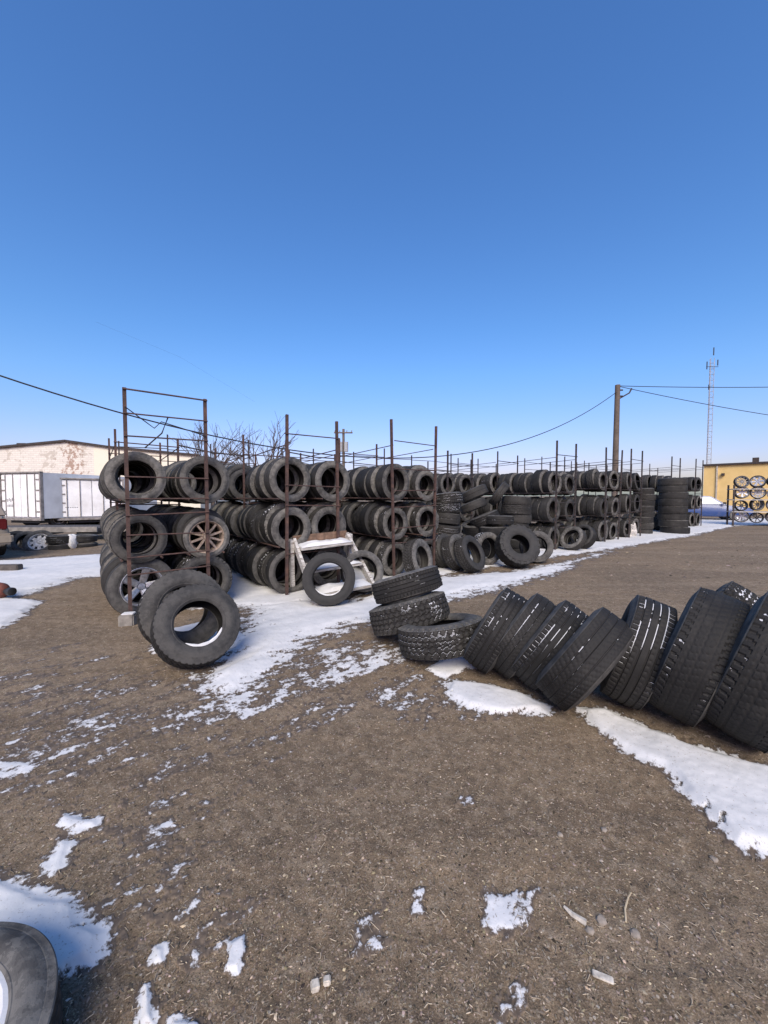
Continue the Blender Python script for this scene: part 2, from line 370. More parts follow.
# polygon (on the ground), fringe width in metres, offset, thickness
snow_polys = [
    (gp((236, 628), (252, 604), (300, 598), (352, 600), (382, 590), (440, 577), (500, 572), (545, 566), (590, 556), (612, 552), (585, 560), (555, 574), (500, 588), (452, 600), (400, 612), (372, 622), (320, 640), (280, 668), (240, 690), (205, 700), (205, 676), (226, 655)), 0.42, 0.02, 0.05),
    (gp((150, 716), (200, 690), (300, 655), (360, 640), (420, 640), (395, 668), (330, 690), (280, 705), (230, 725), (165, 742)), 0.30, -0.34, 0.018),
    ([tv(-1.1, 0.2).to_2d(), tv(-0.2, -0.45).to_2d(), tv(3.2, -0.30).to_2d(), tv(7.0, -0.5).to_2d(), tv(7.0, 2.6).to_2d(), tv(-1.1, 2.6).to_2d()], 0.25, 0.30, 0.035),
    ([tv(7.0, -0.55).to_2d(), tv(10, -0.75).to_2d(), tv(16, -0.95).to_2d(), tv(22, -0.9).to_2d(), tv(32, -4.0).to_2d(), tv(38, -7.5).to_2d(), tv(38, -5).to_2d(), tv(27, 2.0).to_2d(), tv(15, 1.0).to_2d(), tv(7, 1.0).to_2d()], 0.32, 0.30, 0.04),
    (gp((444, 692), (450, 680), (482, 684), (520, 692), (552, 704), (548, 713), (505, 714), (470, 706)), 0.09, 0.22, 0.03),
    (gp((574, 706), (604, 708), (650, 728), (705, 748), (775, 765), (800, 790), (800, 870), (768, 850), (738, 840), (704, 806), (660, 765), (612, 736)), 0.10, 0.30, 0.04),
    (gp((424, 670), (446, 660), (474, 654), (478, 666), (446, 680)), 0.06, 0.1, 0.02),
    (gp((-60, 560), (20, 560), (92, 555), (140, 560), (118, 574), (70, 577), (45, 588), (20, 596), (-60, 602)), 0.34, 0.18, 0.035),
    (gp((-60, 596), (10, 598), (40, 602), (26, 614), (6, 626), (-60, 642)), 0.14, 0.2, 0.03),
    (gp((-80, 872), (10, 882), (40, 896), (76, 900), (84, 922), (104, 936), (98, 962), (66, 982), (40, 1010), (-80, 1024)), 0.075, 0.18, 0.035),
    (gp((60, 985), (110, 960), (116, 985), (100, 1010), (70, 1018)), 0.06, -0.35, 0.012),
    (gp((40, 880), (58, 838), (76, 842), (70, 868), (50, 882)), 0.05, 0.06, 0.014),
    (gp((52, 830), (62, 814), (102, 820), (100, 832), (62, 836)), 0.05, 0.06, 0.014),
    (gp((140, 850), (150, 824), (178, 820), (184, 848), (160, 862)), 0.06, -0.34, 0.012),
    (gp((166, 922), (172, 900), (202, 884), (206, 900), (190, 924)), 0.06, -0.32, 0.010),
    (gp((224, 966), (230, 940), (244, 930), (246, 945), (238, 966)), 0.02, 0.2, 0.012),
    (gp((138, 1024), (140, 980), (152, 978), (156, 1024)), 0.03, 0.02, 0.012),
    (gp((165, 1040), (172, 1016), (200, 1014), (204, 1040)), 0.03, 0.1, 0.012),
    (gp((148, 968), (152, 944), (168, 942), (166, 964)), 0.03, 0.02, 0.010),
    (gp((354, 948), (356, 908), (384, 904), (384, 946)), 0.06, -0.22, 0.010),
    (gp((486, 920), (486, 892), (534, 888), (532, 932), (505, 930)), 0.05, -0.06, 0.013),
    (gp((412, 912), (414, 888), (424, 886), (426, 910)), 0.03, -0.12, 0.009),
    (gp((452, 806), (460, 794), (476, 796), (474, 806)), 0.03, -0.1, 0.009),
    (gp((492, 1000), (505, 975), (530, 970), (532, 1010), (500, 1016)), 0.07, -0.42, 0.008),
    (gp((-20, 790), (0, 762), (36, 766), (28, 780)), 0.06, -0.2, 0.010),
    (gp((590, 1060), (560, 1000), (592, 906), (566, 900)), 0.02, -1.2, 0.006),
    (gp((-100, 700), (60, 640), (200, 660), (420, 660), (330, 740), (250, 800), (230, 980), (0, 1040), (-160, 1040)), 0.5, -0.60, 0.010),
    (gp((152, 652), (166, 632), (225, 618), (246, 640), (205, 662)), 0.10, 0.30, 0.05),
    (gp((0, 700), (80, 660), (180, 720), (210, 860), (120, 900), (30, 800)), 0.4, -0.55, 0.010),
    (gp((330, 640), (420, 640), (500, 720), (400, 730)), 0.3, -0.50, 0.010),
]
def sdf_poly(X, Y, poly):
    P = np.array([(p[0], p[1]) for p in poly]); n = len(P)
    best = np.full(X.shape, 1e9); inside = np.zeros(X.shape, bool)
    for i in range(n):
        ax, ay = P[i]; bx_, by_ = P[(i + 1) % n]
        ex, ey = bx_ - ax, by_ - ay; L = ex * ex + ey * ey + 1e-12
        k = np.clip(((X - ax) * ex + (Y - ay) * ey) / L, 0, 1)
        best = np.minimum(best, (X - ax - k * ex) ** 2 + (Y - ay - k * ey) ** 2)
        cond = ((ay > Y) != (by_ > Y)) & (X < (bx_ - ax) * (Y - ay) / (by_ - ay + 1e-12) + ax)
        inside ^= cond
    d = np.sqrt(best); return np.where(inside, d, -d)
ang = np.radians(np.arange(-66, 66, 0.11)); rad = np.exp(np.arange(math.log(0.75), math.log(48), 0.0046))
X, Y = polar_mesh(ang, rad)
ca, sa = math.cos(R_(38)), math.sin(R_(38))
sx, sy = (X * ca + Y * sa), (-X * sa + Y * ca)
far_fade = np.clip(1.6 - np.hypot(X, Y) / 4.0, 0.0, 1.0)
nz = 0.40 * fbm(sx * 2.4, sy * 5.2, 3, 0.6) + 0.50 * fbm(sx * 13 + 3, sy * 26, 3, 0.62) + 0.40 * far_fade * fbm(sx * 38 + 8, sy * 62, 3, 0.7) + 0.25 * fbm(sx * 6 + 8, sy * 11, 2, 0.7)
best = np.full(X.shape, -9.0); thick = np.zeros(X.shape)
for poly, soft, off, th in snow_polys:
    P = np.array([(p[0], p[1]) for p in poly]); m = soft + 0.2
    bb = (X > P[:, 0].min() - m) & (X < P[:, 0].max() + m) & (Y > P[:, 1].min() - m) & (Y < P[:, 1].max() + m)
    if not bb.any(): continue
    sd = sdf_poly(X[bb], Y[bb], P)
    v = np.clip(sd / soft, -1.2, 0.75) + off
    if off < 0: v = np.minimum(v, off + 0.25)
    cur = best[bb]; up = v > cur
    tcur = thick[bb]; tcur[up] = th; thick[bb] = tcur
    cur[up] = v[up]; best[bb] = cur
tot = best + nz * 1.05
near = np.clip(3.0 / np.hypot(X, Y), 0.35, 1.0)
H = np.clip(best + 0.30 * fbm(sx * 2.4, sy * 5.2, 2, 0.6) + 0.12, 0.02, 0.9)
Z = gz(X, Y) + np.minimum(thick, 0.06) * np.clip((best + 0.35 * fbm(sx * 2.4, sy * 5.2, 2, 0.6)) / 0.6, 0, 1) * (1 - np.exp(-1.6 * H ** 1.3)) * (0.9 + 0.5 * fbm(sx * 1.1, sy * 2.3, 2)) + 0.0035 + 0.5 * rough(X, Y)
Z = np.where(tot > 0.0, np.maximum(Z, gz(X, Y) + rough(X, Y) + 0.0025 + 0.004 * np.clip(tot, 0, 0.5)), gz(X, Y) + rough(X, Y) - 0.004)
Z = np.where(tot > -0.34, np.maximum(Z, gz(X, Y) + rough(X, Y) + 0.0022), Z)
snow_me = grid_mesh('snow', X, Y, Z, keep=tot > -0.30, attr=('cover', tot))
snow = link('snow', snow_me, GSNOW)
if snow_me.polygons[len(snow_me.polygons) // 2].normal.z < 0: snow_me.flip_normals()
tag(snow, 'thin patchy snow lying on the brown dirt', 'snow', kind='stuff')
SNOW_TRIS = len(snow_me.polygons) * 2

# ------------------------------------------------------------------ gravel, straw and chips
def scatter_litter():
    N = 150000
    u = nrng.random(N); r = 0.75 * (16 / 0.75) ** (u ** 0.8); a = np.radians(nrng.uniform(-60, 60, N))
    px, py = r * np.sin(a), r * np.cos(a)
    s = np.exp(nrng.normal(math.log(0.0020), 0.5, N)); s = np.minimum(s, 0.0055)
    nc = 5000; r[:nc] = nrng.uniform(3.0, 17.0, nc); px[:nc], py[:nc] = r[:nc] * np.sin(a[:nc]), r[:nc] * np.cos(a[:nc]); s[:nc] = np.exp(nrng.normal(math.log(0.0095), 0.4, nc)) * np.clip(r[:nc] / 7, 0.5, 1.4)
    octa = np.array([(1,0,-.4),(-1,0,-.4),(0,1,-.4),(0,-1,-.4),(0.1,0.1,1)], float)
    f8 = np.array([(0,2,4),(2,1,4),(1,3,4),(3,0,4)])
    jit = 1 + nrng.uniform(-0.4, 0.4, (N, 5, 3))
    V = octa[None] * jit; rz = nrng.uniform(0, 6.28, N); c, s_ = np.cos(rz), np.sin(rz)
    V[:, :, 2] *= 0.6; V[:nc, :, 2] *= 0.6; V[:, :, 0] *= nrng.uniform(0.8, 1.9, N)[:, None]
    Vx = V[:, :, 0] * c[:, None] - V[:, :, 1] * s_[:, None]; Vy = V[:, :, 0] * s_[:, None] + V[:, :, 1] * c[:, None]
    V[:, :, 0], V[:, :, 1] = Vx, Vy
    V *= s[:, None, None]
    zz = gz(px, py) + rough(px, py) + s * 0.15
    V += np.stack([px, py, zz], 1)[:, None, :]
    co = V.reshape(-1, 3); faces = (f8[None] + (np.arange(N) * 5)[:, None, None]).reshape(-1, 3)
    shade = nrng.random(N); br = np.where(shade > 0.92, nrng.uniform(0.32, 0.58, N), np.where(shade < 0.3, nrng.uniform(0.03, 0.08, N), nrng.uniform(0.10, 0.30, N)))
    br[:nc] = nrng.choice([0.05, 0.08, 0.11, 0.26, 0.34], nc)
    col = np.stack([br, br * nrng.uniform(0.74, 0.86, N), br * nrng.uniform(0.48, 0.68, N), np.ones(N)], 1)
    vc = np.repeat(col, 5, axis=0)
    # straw and splinters
    M = 9000
    u = nrng.random(M); r = 0.8 * (8 / 0.8) ** u; a = np.radians(nrng.uniform(-58, 58, M))
    px, py = r * np.sin(a), r * np.cos(a); L = np.exp(nrng.normal(math.log(0.0050), 0.45, M)); L = np.minimum(L, 0.025); w = nrng.uniform(0.0006, 0.0015, M)
    rz = nrng.uniform(0, 6.28, M); dx, dy = np.cos(rz), np.sin(rz); tz = nrng.uniform(-0.25, 0.25, M)
    base = np.stack([px, py, gz(px, py) + rough(px, py) + 0.004], 1)
    d = np.stack([dx, dy, tz], 1) * L[:, None]; nn = np.stack([-dy, dx, np.zeros(M)], 1) * w[:, None]; up = np.array([0, 0, 1.0]) * w[:, None]
    bend = nn * nrng.uniform(-1, 1, M)[:, None]
    Q = np.stack([base - d + nn, base - d - nn, base - d + up, base + bend + nn, base + bend - nn, base + bend + up * 1.6, base + d + nn, base + d - nn, base + d + up], 1)
    q_t = []
    for k in (0, 3):
        for i in range(3):
            j = (i + 1) % 3; q_t += [(k + i, k + j, k + 3 + j), (k + i, k + 3 + j, k + 3 + i)]
    q_t = np.array(q_t); off = len(co)
    co = np.concatenate([co, Q.reshape(-1, 3)]); faces = np.concatenate([faces, (q_t[None] + (np.arange(M) * 9)[:, None, None] + off).reshape(-1, 3)])
    br = nrng.uniform(0.14, 0.50, M); col = np.stack([br, br * 0.84, br * 0.62, np.ones(M)], 1)
    vc = np.concatenate([vc, np.repeat(col, 9, axis=0)])
    me = bpy.data.meshes.new('gravel'); me.vertices.add(len(co)); me.vertices.foreach_set('co', co.astype(np.float32).ravel())
    me.loops.add(len(faces) * 3); me.loops.foreach_set('vertex_index', faces.astype(np.int32).ravel())
    me.polygons.add(len(faces)); me.polygons.foreach_set('loop_start', (np.arange(len(faces)) * 3).astype(np.int32)); me.update(calc_edges=True)
    at_ = me.color_attributes.new('tint', 'FLOAT_COLOR', 'POINT'); at_.data.foreach_set('color', vc.astype(np.float32).ravel())
    t = NT('gravel_chips'); a_ = t.node('ShaderNodeAttribute'); a_.attribute_name = 'tint'
    t.link(a_.outputs['Color'], t.p.inputs['Base Color']); t.p.inputs['Roughness'].default_value = 0.9; t.p.inputs['Specular IOR Level'].default_value = 0.25
    o = link('gravel', me, t.m); tag(o, 'loose gravel, straw and splinters scattered over the dirt', 'gravel', kind='stuff')
scatter_litter()

# ------------------------------------------------------------------ tyres
def tri(x): return 4 * np.abs((x % 1.0) - 0.5) - 1
def pattern(kind, phi, s):
    """1 in a groove, 0 on a block; phi 0..1 round the tyre, s -1..1 across the tread"""
    if kind == 'rib':
        g = np.zeros_like(phi * s)
        for k in (-0.62, -0.21, 0.21, 0.62): g = np.maximum(g, (np.abs(s - k) < 0.034))
        p = (phi * 60) % 1.0
        g = np.maximum(g, (np.abs(s) > 0.66) & (((p + 0.25 * np.abs(s)) % 1) < 0.24))
        g = np.maximum(g, 0.6 * ((np.abs(s) > 0.27) & (np.abs(s) < 0.56) & (((p * 1 + 0.9 * s) % 1) < 0.17)))
        return g
    if kind == 'touring':
        g = np.zeros_like(phi * s); p = phi * 60
        for k in (-0.5, 0.0, 0.5): g = np.maximum(g, (np.abs(s - k) < 0.036))
        g = np.maximum(g, 0.8 * (((p + 1.6 * np.abs(s)) % 1) < 0.20) * (np.abs(s) > 0.1))
        return g
    if kind == 'terrain':
        p = phi * 40; g = np.zeros_like(phi * s)
        for j, k in enumerate((-0.60, -0.20, 0.20, 0.60)):
            g = np.maximum(g, np.abs(s - k - 0.075 * tri(p + 0.35 * j)) < 0.075)
        col = np.floor((s + 1) / 0.4)
        g = np.maximum(g, ((p + 0.9 * s * np.sign(((col % 2) - 0.5)) + 0.5 * (col % 2)) % 1) < 0.24)
        return g
    if kind == 'winter':
        p = phi * 40; g = np.zeros_like(phi * s)
        g = np.maximum(g, np.abs(s - 0.05 * tri(p)) < 0.06)
        g = np.maximum(g, np.abs(np.abs(s) - 0.55) < 0.055)
        g = np.maximum(g, ((p + 1.3 * np.abs(s)) % 1) < 0.26)
        return g
    if kind == 'mud':
        p = phi * 20; side = np.where(s > 0, 0.5, 0.0)
        g = ((p + side + 0.35 * np.abs(s)) % 1) < 0.46
        g = g | (np.abs(s) < 0.05)
        return g.astype(float)
    if kind == 'shoulder':
        g = np.zeros_like(phi * s); p = phi * 60
        for k in (-0.42, 0.0, 0.42): g = np.maximum(g, 0.45 * (np.abs(s - k - 0.03 * tri(phi * 60)) < 0.05))
        g = np.maximum(g, ((np.abs(s) > 0.66) & (((p + 0.8 * np.abs(s)) % 1) < 0.34)) * 1.0)
        g = np.maximum(g, 0.5 * (((p + 1.1 * s) % 1) < 0.2) * (np.abs(s) < 0.6))
        return g
    if kind == 'worn':
        g = np.zeros_like(phi * s)
        for k in (-0.5, 0.0, 0.5): g = np.maximum(g, 0.6 * (np.abs(s - k) < 0.05))
        g = np.maximum(g, 0.5 * ((np.abs(s) > 0.68) & (((phi * 72) % 1) < 0.3)))
        return g
    raise ValueError(kind)

TYRES = {}
def tyre_mesh(kind, R, W, rb, nphi=120, ns=16, depth=0.007, key=None, wear=0.0):
    key = key or (kind, R, W, rb, nphi, ns, depth)
    if key in TYRES: return TYRES[key]
    wt = W * 0.40                                   # half tread width
    s = np.linspace(-1, 1, ns + 1)
    prof = []                                        # (r, z, is_tread, s, side)
    hgt = R - rb
    sw = [(0.030, 0.980), (0.06, 1.03), (0.11, 1.045), (0.17, 1.06), (0.20, 1.085), (0.235, 1.085), (0.30, 1.14), (0.42, 1.20), (0.55, 1.235), (0.68, 1.22), (0.80, 1.14), (0.86, 1.10), (0.885, 1.11), (0.93, 1.06), (0.965, 1.00), (1.0, 0.95), (1.0, 0.82)]
    for f, z in reversed(sw): prof.append((R - f * hgt, -z * wt, 0, 0, 1))
    for q in s: prof.append((R - 0.030 * hgt * abs(q) ** 3 - 0.004 * q * q, q * wt, 1, q, 0))
    for f, z in sw: prof.append((R - f * hgt, z * wt, 0, 0, 1))
    inner = [(rb + 0.02 * hgt, 0.78), (rb + 0.12 * hgt, 0.86), (rb + 0.45 * hgt, 1.08), (rb + 0.72 * hgt, 0.98), (R - 0.12 * hgt - 0.006, 0.75), (R - 0.10 * hgt - 0.006, 0.0),
             (R - 0.12 * hgt - 0.006, -0.75), (rb + 0.72 * hgt, -0.98), (rb + 0.45 * hgt, -1.08), (rb + 0.12 * hgt, -0.86), (rb + 0.02 * hgt, -0.78)]
    for r, z in inner: prof.append((r, z * wt, 0, 0, 0))
    m = len(prof); P = np.array([p[:2] for p in prof]); tr = np.array([p[2] for p in prof]); ss = np.array([p[3] for p in prof]); sd = np.array([p[4] for p in prof], float)
    phi = (np.arange(nphi)) / nphi
    PH, SS = np.meshgrid(phi, ss, indexing='ij')
    g = pattern(kind, PH, SS).astype(float) * tr[None, :]
    rnd = np.random.default_rng(abs(hash(str(key))) % 2 ** 31 if False else int(R * 1e4 + W * 1e3 + nphi))
    wob = 0.0015 * np.sin(PH * 2 * np.pi * 3 + SS * 4) + 0.001 * np.sin(PH * 2 * np.pi * 7 + 1)
    Rr = P[None, :, 0] - depth * g + wob * (tr[None, :] * 1.0)
    # shoulder lugs reach a little down the sidewall
    sh = np.array([(1.0 if (0.02 < (R - p[0]) / hgt < (0.25 if kind in ('terrain', 'mud') else 0.13) and p[4]) else 0.0) for p in prof])
    if kind in ('terrain', 'mud', 'winter'):
        pc = {'terrain': 40, 'mud': 20, 'winter': 40}[kind]
        lug = ((PH * pc + np.where(P[None, :, 1] > 0, 0.5, 0.0)) % 1 < (0.46 if kind == 'mud' else 0.3))
        Rr = Rr - sh[None, :] * lug * depth * 0.9
        g = np.maximum(g, sh[None, :] * lug * 0.5)
    Zz = np.broadcast_to(P[None, :, 1], Rr.shape).copy()
    if kind in ('terrain', 'mud'): Zz -= np.sign(Zz) * sh[None, :] * lug * depth * 0.8
    a = 2 * np.pi * PH
    co = np.stack([Rr * np.cos(a), Rr * np.sin(a), Zz], -1).reshape(-1, 3)
    idx = np.arange(nphi * m).reshape(nphi, m); nx = np.roll(idx, -1, 0)
    A = idx; B = nx; Cc = np.roll(nx, -1, 1); D = np.roll(idx, -1, 1)
    q = np.stack([A, B, Cc, D], -1).reshape(-1, 4)
    me = bpy.data.meshes.new('tyre'); me.vertices.add(len(co)); me.vertices.foreach_set('co', co.astype(np.float32).ravel())
    me.loops.add(len(q) * 4); me.loops.foreach_set('vertex_index', q.astype(np.int32).ravel())
    me.polygons.add(len(q)); me.polygons.foreach_set('loop_start', (np.arange(len(q)) * 4).astype(np.int32)); me.update(calc_edges=True)
    me.polygons.foreach_set('use_smooth', np.ones(len(q), bool)); me.set_sharp_from_angle(angle=R_(32))
    for nm, arr in (('groove', g), ('side', np.broadcast_to(sd[None, :], g.shape))):
        at_ = me.attributes.new(nm, 'FLOAT', 'POINT'); at_.data.foreach_set('value', np.ascontiguousarray(arr, dtype=np.float32).ravel())
    me.materials.append(RUBBER)
    me['R'] = R; me['W'] = W; me['rb'] = rb
    TYRES[key] = me
    return me

def orient(o, centre, axis, spin=None):
    axis = Vector(axis).normalized()
    q = Vector((0, 0, 1)).rotation_difference(axis) @ Quaternion((0, 0, 1), rng.uniform(0, 6.28) if spin is None else spin)
    o.rotation_mode = 'QUATERNION'; o.rotation_quaternion = q; o.location = centre
    return o
def rest_height(R, hw, axis):
    """height of the centre of a wheel (radius R, half width hw) that touches the ground"""
    a = Vector(axis).normalized(); return R * math.sqrt(max(0, 1 - a.z * a.z)) + hw * abs(a.z)
def tyre(me, centre, axis, label, group=None, snow=0.0, name='tyre', spin=None):
    o = link(name, me); orient(o, centre, axis, spin); o['snow'] = float(snow)
    tag(o, label, 'tyre', group); return o

def snow_inside(o, parent, span=46, level=0.42, seed=1):
    """snow lying in the low part of a tyre's hollow: a child mesh, built in the tyre's own axes"""
    me = o.data; R, W, rb = me['R'], me['W'], me['rb']
    M = Matrix.LocRotScale(o.location, o.rotation_quaternion, None)
    down = (M.to_3x3().inverted() @ Vector((0, 0, -1))); down.z = 0; a0 = math.atan2(down.y, down.x)
    r = random.Random(seed); bm = bmesh.new(); na, nw = 22, 8; top = {}
    Ro = R - 0.13 * (R - rb); cl = Ro * math.cos(R_(span))
    for i in range(na + 1):
        a = R_(-span + 2 * span * i / na)
        for j in range(nw + 1):
            w = (-1 + 2 * j / nw) * W * 0.36
            rr = Ro + (min(Ro, max(rb * 0.99, cl / math.cos(a))) - Ro) * level
            rr = min(Ro, rr + r.uniform(-0.004, 0.004))
            if i in (0, na): rr = Ro
            top[i, j] = bm.verts.new((rr * math.cos(a + a0), rr * math.sin(a + a0), w))
    for i in range(na):
        for j in range(nw): bm.faces.new((top[i, j], top[i + 1, j], top[i + 1, j + 1], top[i, j + 1]))
    bm_done(bm, 'snow', SNOW, parent, True)
def snow_lip(o, face=1, a_from=-60, a_to=60, width=0.016, seed=2, rel=None):
    """a crust of snow on the bead of a tyre, on the side its axis points to (face 1) or away from (-1)"""
    me = o.data; R, W, rb = me['R'], me['W'], me['rb']
    M = Matrix.LocRotScale(o.location, o.rotation_quaternion, None)
    if rel is None: rel = Vector((0, 0, -1))
    dn = (M.to_3x3().inverted() @ rel); dn.z = 0; a0 = math.atan2(dn.y, dn.x)
    r = random.Random(seed); bm = bmesh.new(); pts = []; rads = []
    n = 36; k_ = r.uniform(0, 6)
    for i in range(n + 1):
        a = R_(a_from + (a_to - a_from) * i / n); e = math.sin(math.pi * i / n) ** 0.5
        pts.append((rb * 1.0 * math.cos(a0 + a), rb * 1.0 * math.sin(a0 + a), face * W * 0.40 * 0.93))
        rads.append(0.002 + width * e * (0.85 + 0.12 * math.sin(i * 0.7 + k_) + r.uniform(-.05, .05)))
    tube(bm, pts, rads, 7)
    bm_done(bm, 'snow', SNOW, o, True)

# ------------------------------------------------------------------ rims
RIMS = {}
def rim_mesh(n, rb, W, mat, split=False, dish=0.02):
    key = (n, rb, W, mat.name, split)
    if key in RIMS: return RIMS[key]
    bm = bmesh.new(); h = W * 0.36
    lathe(bm, [(rb * 1.035, h + 0.004), (rb * 1.045, h + 0.010), (rb * 1.0, h + 0.012), (rb * 0.93, h - 0.004), (rb * 0.90, h - 0.03), (rb * 0.86, -h * 0.3), (rb * 0.90, -h), (rb * 1.0, -h - 0.008), (rb * 1.03, -h - 0.002), (rb * 0.93, -h + 0.01), (rb * 0.92, h - 0.03), (rb * 1.0, h - 0.006)], 40, True)
    z0 = h - dish
    lathe(bm, [(0.0001, z0 + 0.004), (rb * 0.17, z0 + 0.003), (rb * 0.21, z0 - 0.008), (rb * 0.27, z0 - 0.010), (rb * 0.27, z0 - 0.045), (0.0001, z0 - 0.045)], 20)
    if n > 0:
        for k in range(n):
            for off in ((-0.10, 0.10) if split else (0.0,)):
                a = 2 * math.pi * k / n
                w0 = rb * (0.10 if split else (0.17 if n <= 6 else 0.085)); w1 = w0 * (0.85 if n > 6 else 1.25)
                p0 = Vector((rb * 0.20 * math.cos(a), rb * 0.20 * math.sin(a), z0 - 0.008)); p1 = Vector((rb * 0.93 * math.cos(a + off * 1.4), rb * 0.93 * math.sin(a + off * 1.4), h - 0.012))
                d = (p1 - p0); t = Vector((-d.y, d.x, 0)).normalized(); up = Vector((0, 0, 0.016))
                v = [bm.verts.new(p) for p in (p0 - t * w0, p0 + t * w0, p1 + t * w1, p1 - t * w1, p0 - t * w0 * 0.6 + up, p0 + t * w0 * 0.6 + up, p1 + t * w1 * 0.7 + up * 0.5, p1 - t * w1 * 0.7 + up * 0.5)]
                for f in ((0, 3, 2, 1), (4, 5, 6, 7), (0, 1, 5, 4), (1, 2, 6, 5), (2, 3, 7, 6), (3, 0, 4, 7)): bm.faces.new([v[i] for i in f])
    else:                                            # pressed steel disc with hand holes: a ring of webs
        lathe(bm, [(rb * 0.27, z0 - 0.012), (rb * 0.50, z0 + 0.006), (rb * 0.60, z0)], 32)
        for k in range(8):
            a0, a1 = 2 * math.pi * (k - 0.30) / 8, 2 * math.pi * (k + 0.30) / 8
            v = [bm.verts.new((r * math.cos(a), r * math.sin(a), z)) for r, z, a in ((rb * 0.58, z0 + 0.002, a0), (rb * 0.58, z0 + 0.002, a1), (rb * 0.92, z0 - 0.02, a1), (rb * 0.92, z0 - 0.02, a0))]
            bm.faces.new(v)
    me = bpy.data.meshes.new('rim'); bm.normal_update(); bm.to_mesh(me); bm.free(); me.materials.append(mat)
    me.polygons.foreach_set('use_smooth', [True] * len(me.polygons)); me.set_sharp_from_angle(angle=R_(30))
    RIMS[key] = me; return me
def wheel(tme, rme, centre, axis, label, group=None, name='alloy_wheel', cat='wheel'):
    e = empty(name); orient(e, centre, axis); tag(e, label, cat, group)
    if tme is not None: o = link('tyre', tme, None, e); o['snow'] = 0.0
    link('rim', rme, None, e)
    return e

# ------------------------------------------------------------------ racks
UNIT_BAR = {}
def bar(name, a, b, r, mat, parent, n=6, square=False):
    key = (mat.name, n, square)
    if key not in UNIT_BAR:
        bm = bmesh.new()
        if square: bx(bm, (0, 0, 0.5), (1.7, 1.7, 1))
        else: tube(bm, [(0, 0, 0), (0, 0, 1)], 1.0, n)
        me = bpy.data.meshes.new(name); bm.normal_update(); bm.to_mesh(me); bm.free(); me.materials.append(mat); UNIT_BAR[key] = me
    a, b = Vector(a), Vector(b); d = b - a
    o = link(name, UNIT_BAR[key], None, parent)
    o.rotation_mode = 'QUATERNION'
    q = Vector((0, 0, 1)).rotation_difference(d)
    if square and d.z > 0.9 * d.length: q = q @ Quaternion((0, 0, 1), math.atan2(RU.y, RU.x))
    o.location = a; o.rotation_quaternion = q; o.scale = (r, r, d.length)
    return o

ZC = (0.325, 0.965, 1.635)
ORD = ['front', 'second', 'third', 'fourth', 'fifth', 'sixth', 'seventh', 'eighth', 'ninth', 'tenth', 'eleventh', 'twelfth', 'thirteenth', 'fourteenth', 'fifteenth', 'sixteenth', 'seventeenth', 'eighteenth', 'nineteenth', 'twentieth', 'twenty-first', 'twenty-second', 'twenty-third', 'twenty-fourth', 'twenty-fifth', 'twenty-sixth']
RACK_MESHES = [tyre_mesh(k, R, W, rb, 96, 14, d) for k, R, W, rb, d in (
    ('rib', 0.315, 0.225, 0.203, 0.006), ('touring', 0.325, 0.235, 0.216, 0.006), ('winter', 0.33, 0.225, 0.203, 0.007), ('terrain', 0.335, 0.245, 0.210, 0.008),
    ('worn', 0.310, 0.205, 0.197, 0.004), ('rib', 0.325, 0.215, 0.229, 0.006), ('touring', 0.305, 0.195, 0.190, 0.006), ('winter', 0.290, 0.190, 0.184, 0.007), ('worn', 0.336, 0.265, 0.216, 0.004), ('terrain', 0.30, 0.215, 0.19, 0.008))]
SMALL_A = tyre_mesh('rib', 0.298, 0.205, 0.195, 96, 14, 0.006); SMALL_B = tyre_mesh('winter', 0.283, 0.195, 0.182, 96, 14, 0.006)
LOW = {}
def low_mesh(me):
    R, W, rb = me['R'], me['W'], me['rb']; k = (R, W, rb)
    if k not in LOW:
        LOW[k] = [(rb, -.33 * W), (rb, -.38 * W), (rb + .5 * (R - rb), -.49 * W), (R - .02, -.42 * W), (R, -.3 * W), (R, .3 * W), (R - .02, .42 * W), (rb + .5 * (R - rb), .49 * W), (rb, .38 * W), (rb, .33 * W), (R - .03, .3 * W), (R - .03, -.3 * W)]
    return LOW[k]
mass_co, mass_q, mass_side = [], [], []
def add_mass(me, centre, axis):
    prof = low_mesh(me); n = 28; m = len(prof); base = sum(len(c) for c in mass_co)
    axis = Vector(axis).normalized(); x, y = frame_of(axis); c = Vector(centre)
    P = []
    for k in range(n):
        a = 2 * math.pi * k / n; d = x * math.cos(a) + y * math.sin(a)
        for r, z in prof: P.append(tuple(c + d * r + axis * z))
    idx = np.arange(n * m).reshape(n, m) + base; nx = np.roll(idx, -1, 0)
    mass_q.append(np.stack([idx, np.roll(idx, -1, 1), np.roll(nx, -1, 1), nx], -1).reshape(-1, 4)); mass_co.append(np.array(P))
    mass_side.append(np.tile([0, 1, 1, 1, 0, 0, 1, 1, 1, 0, 0, 0], n))

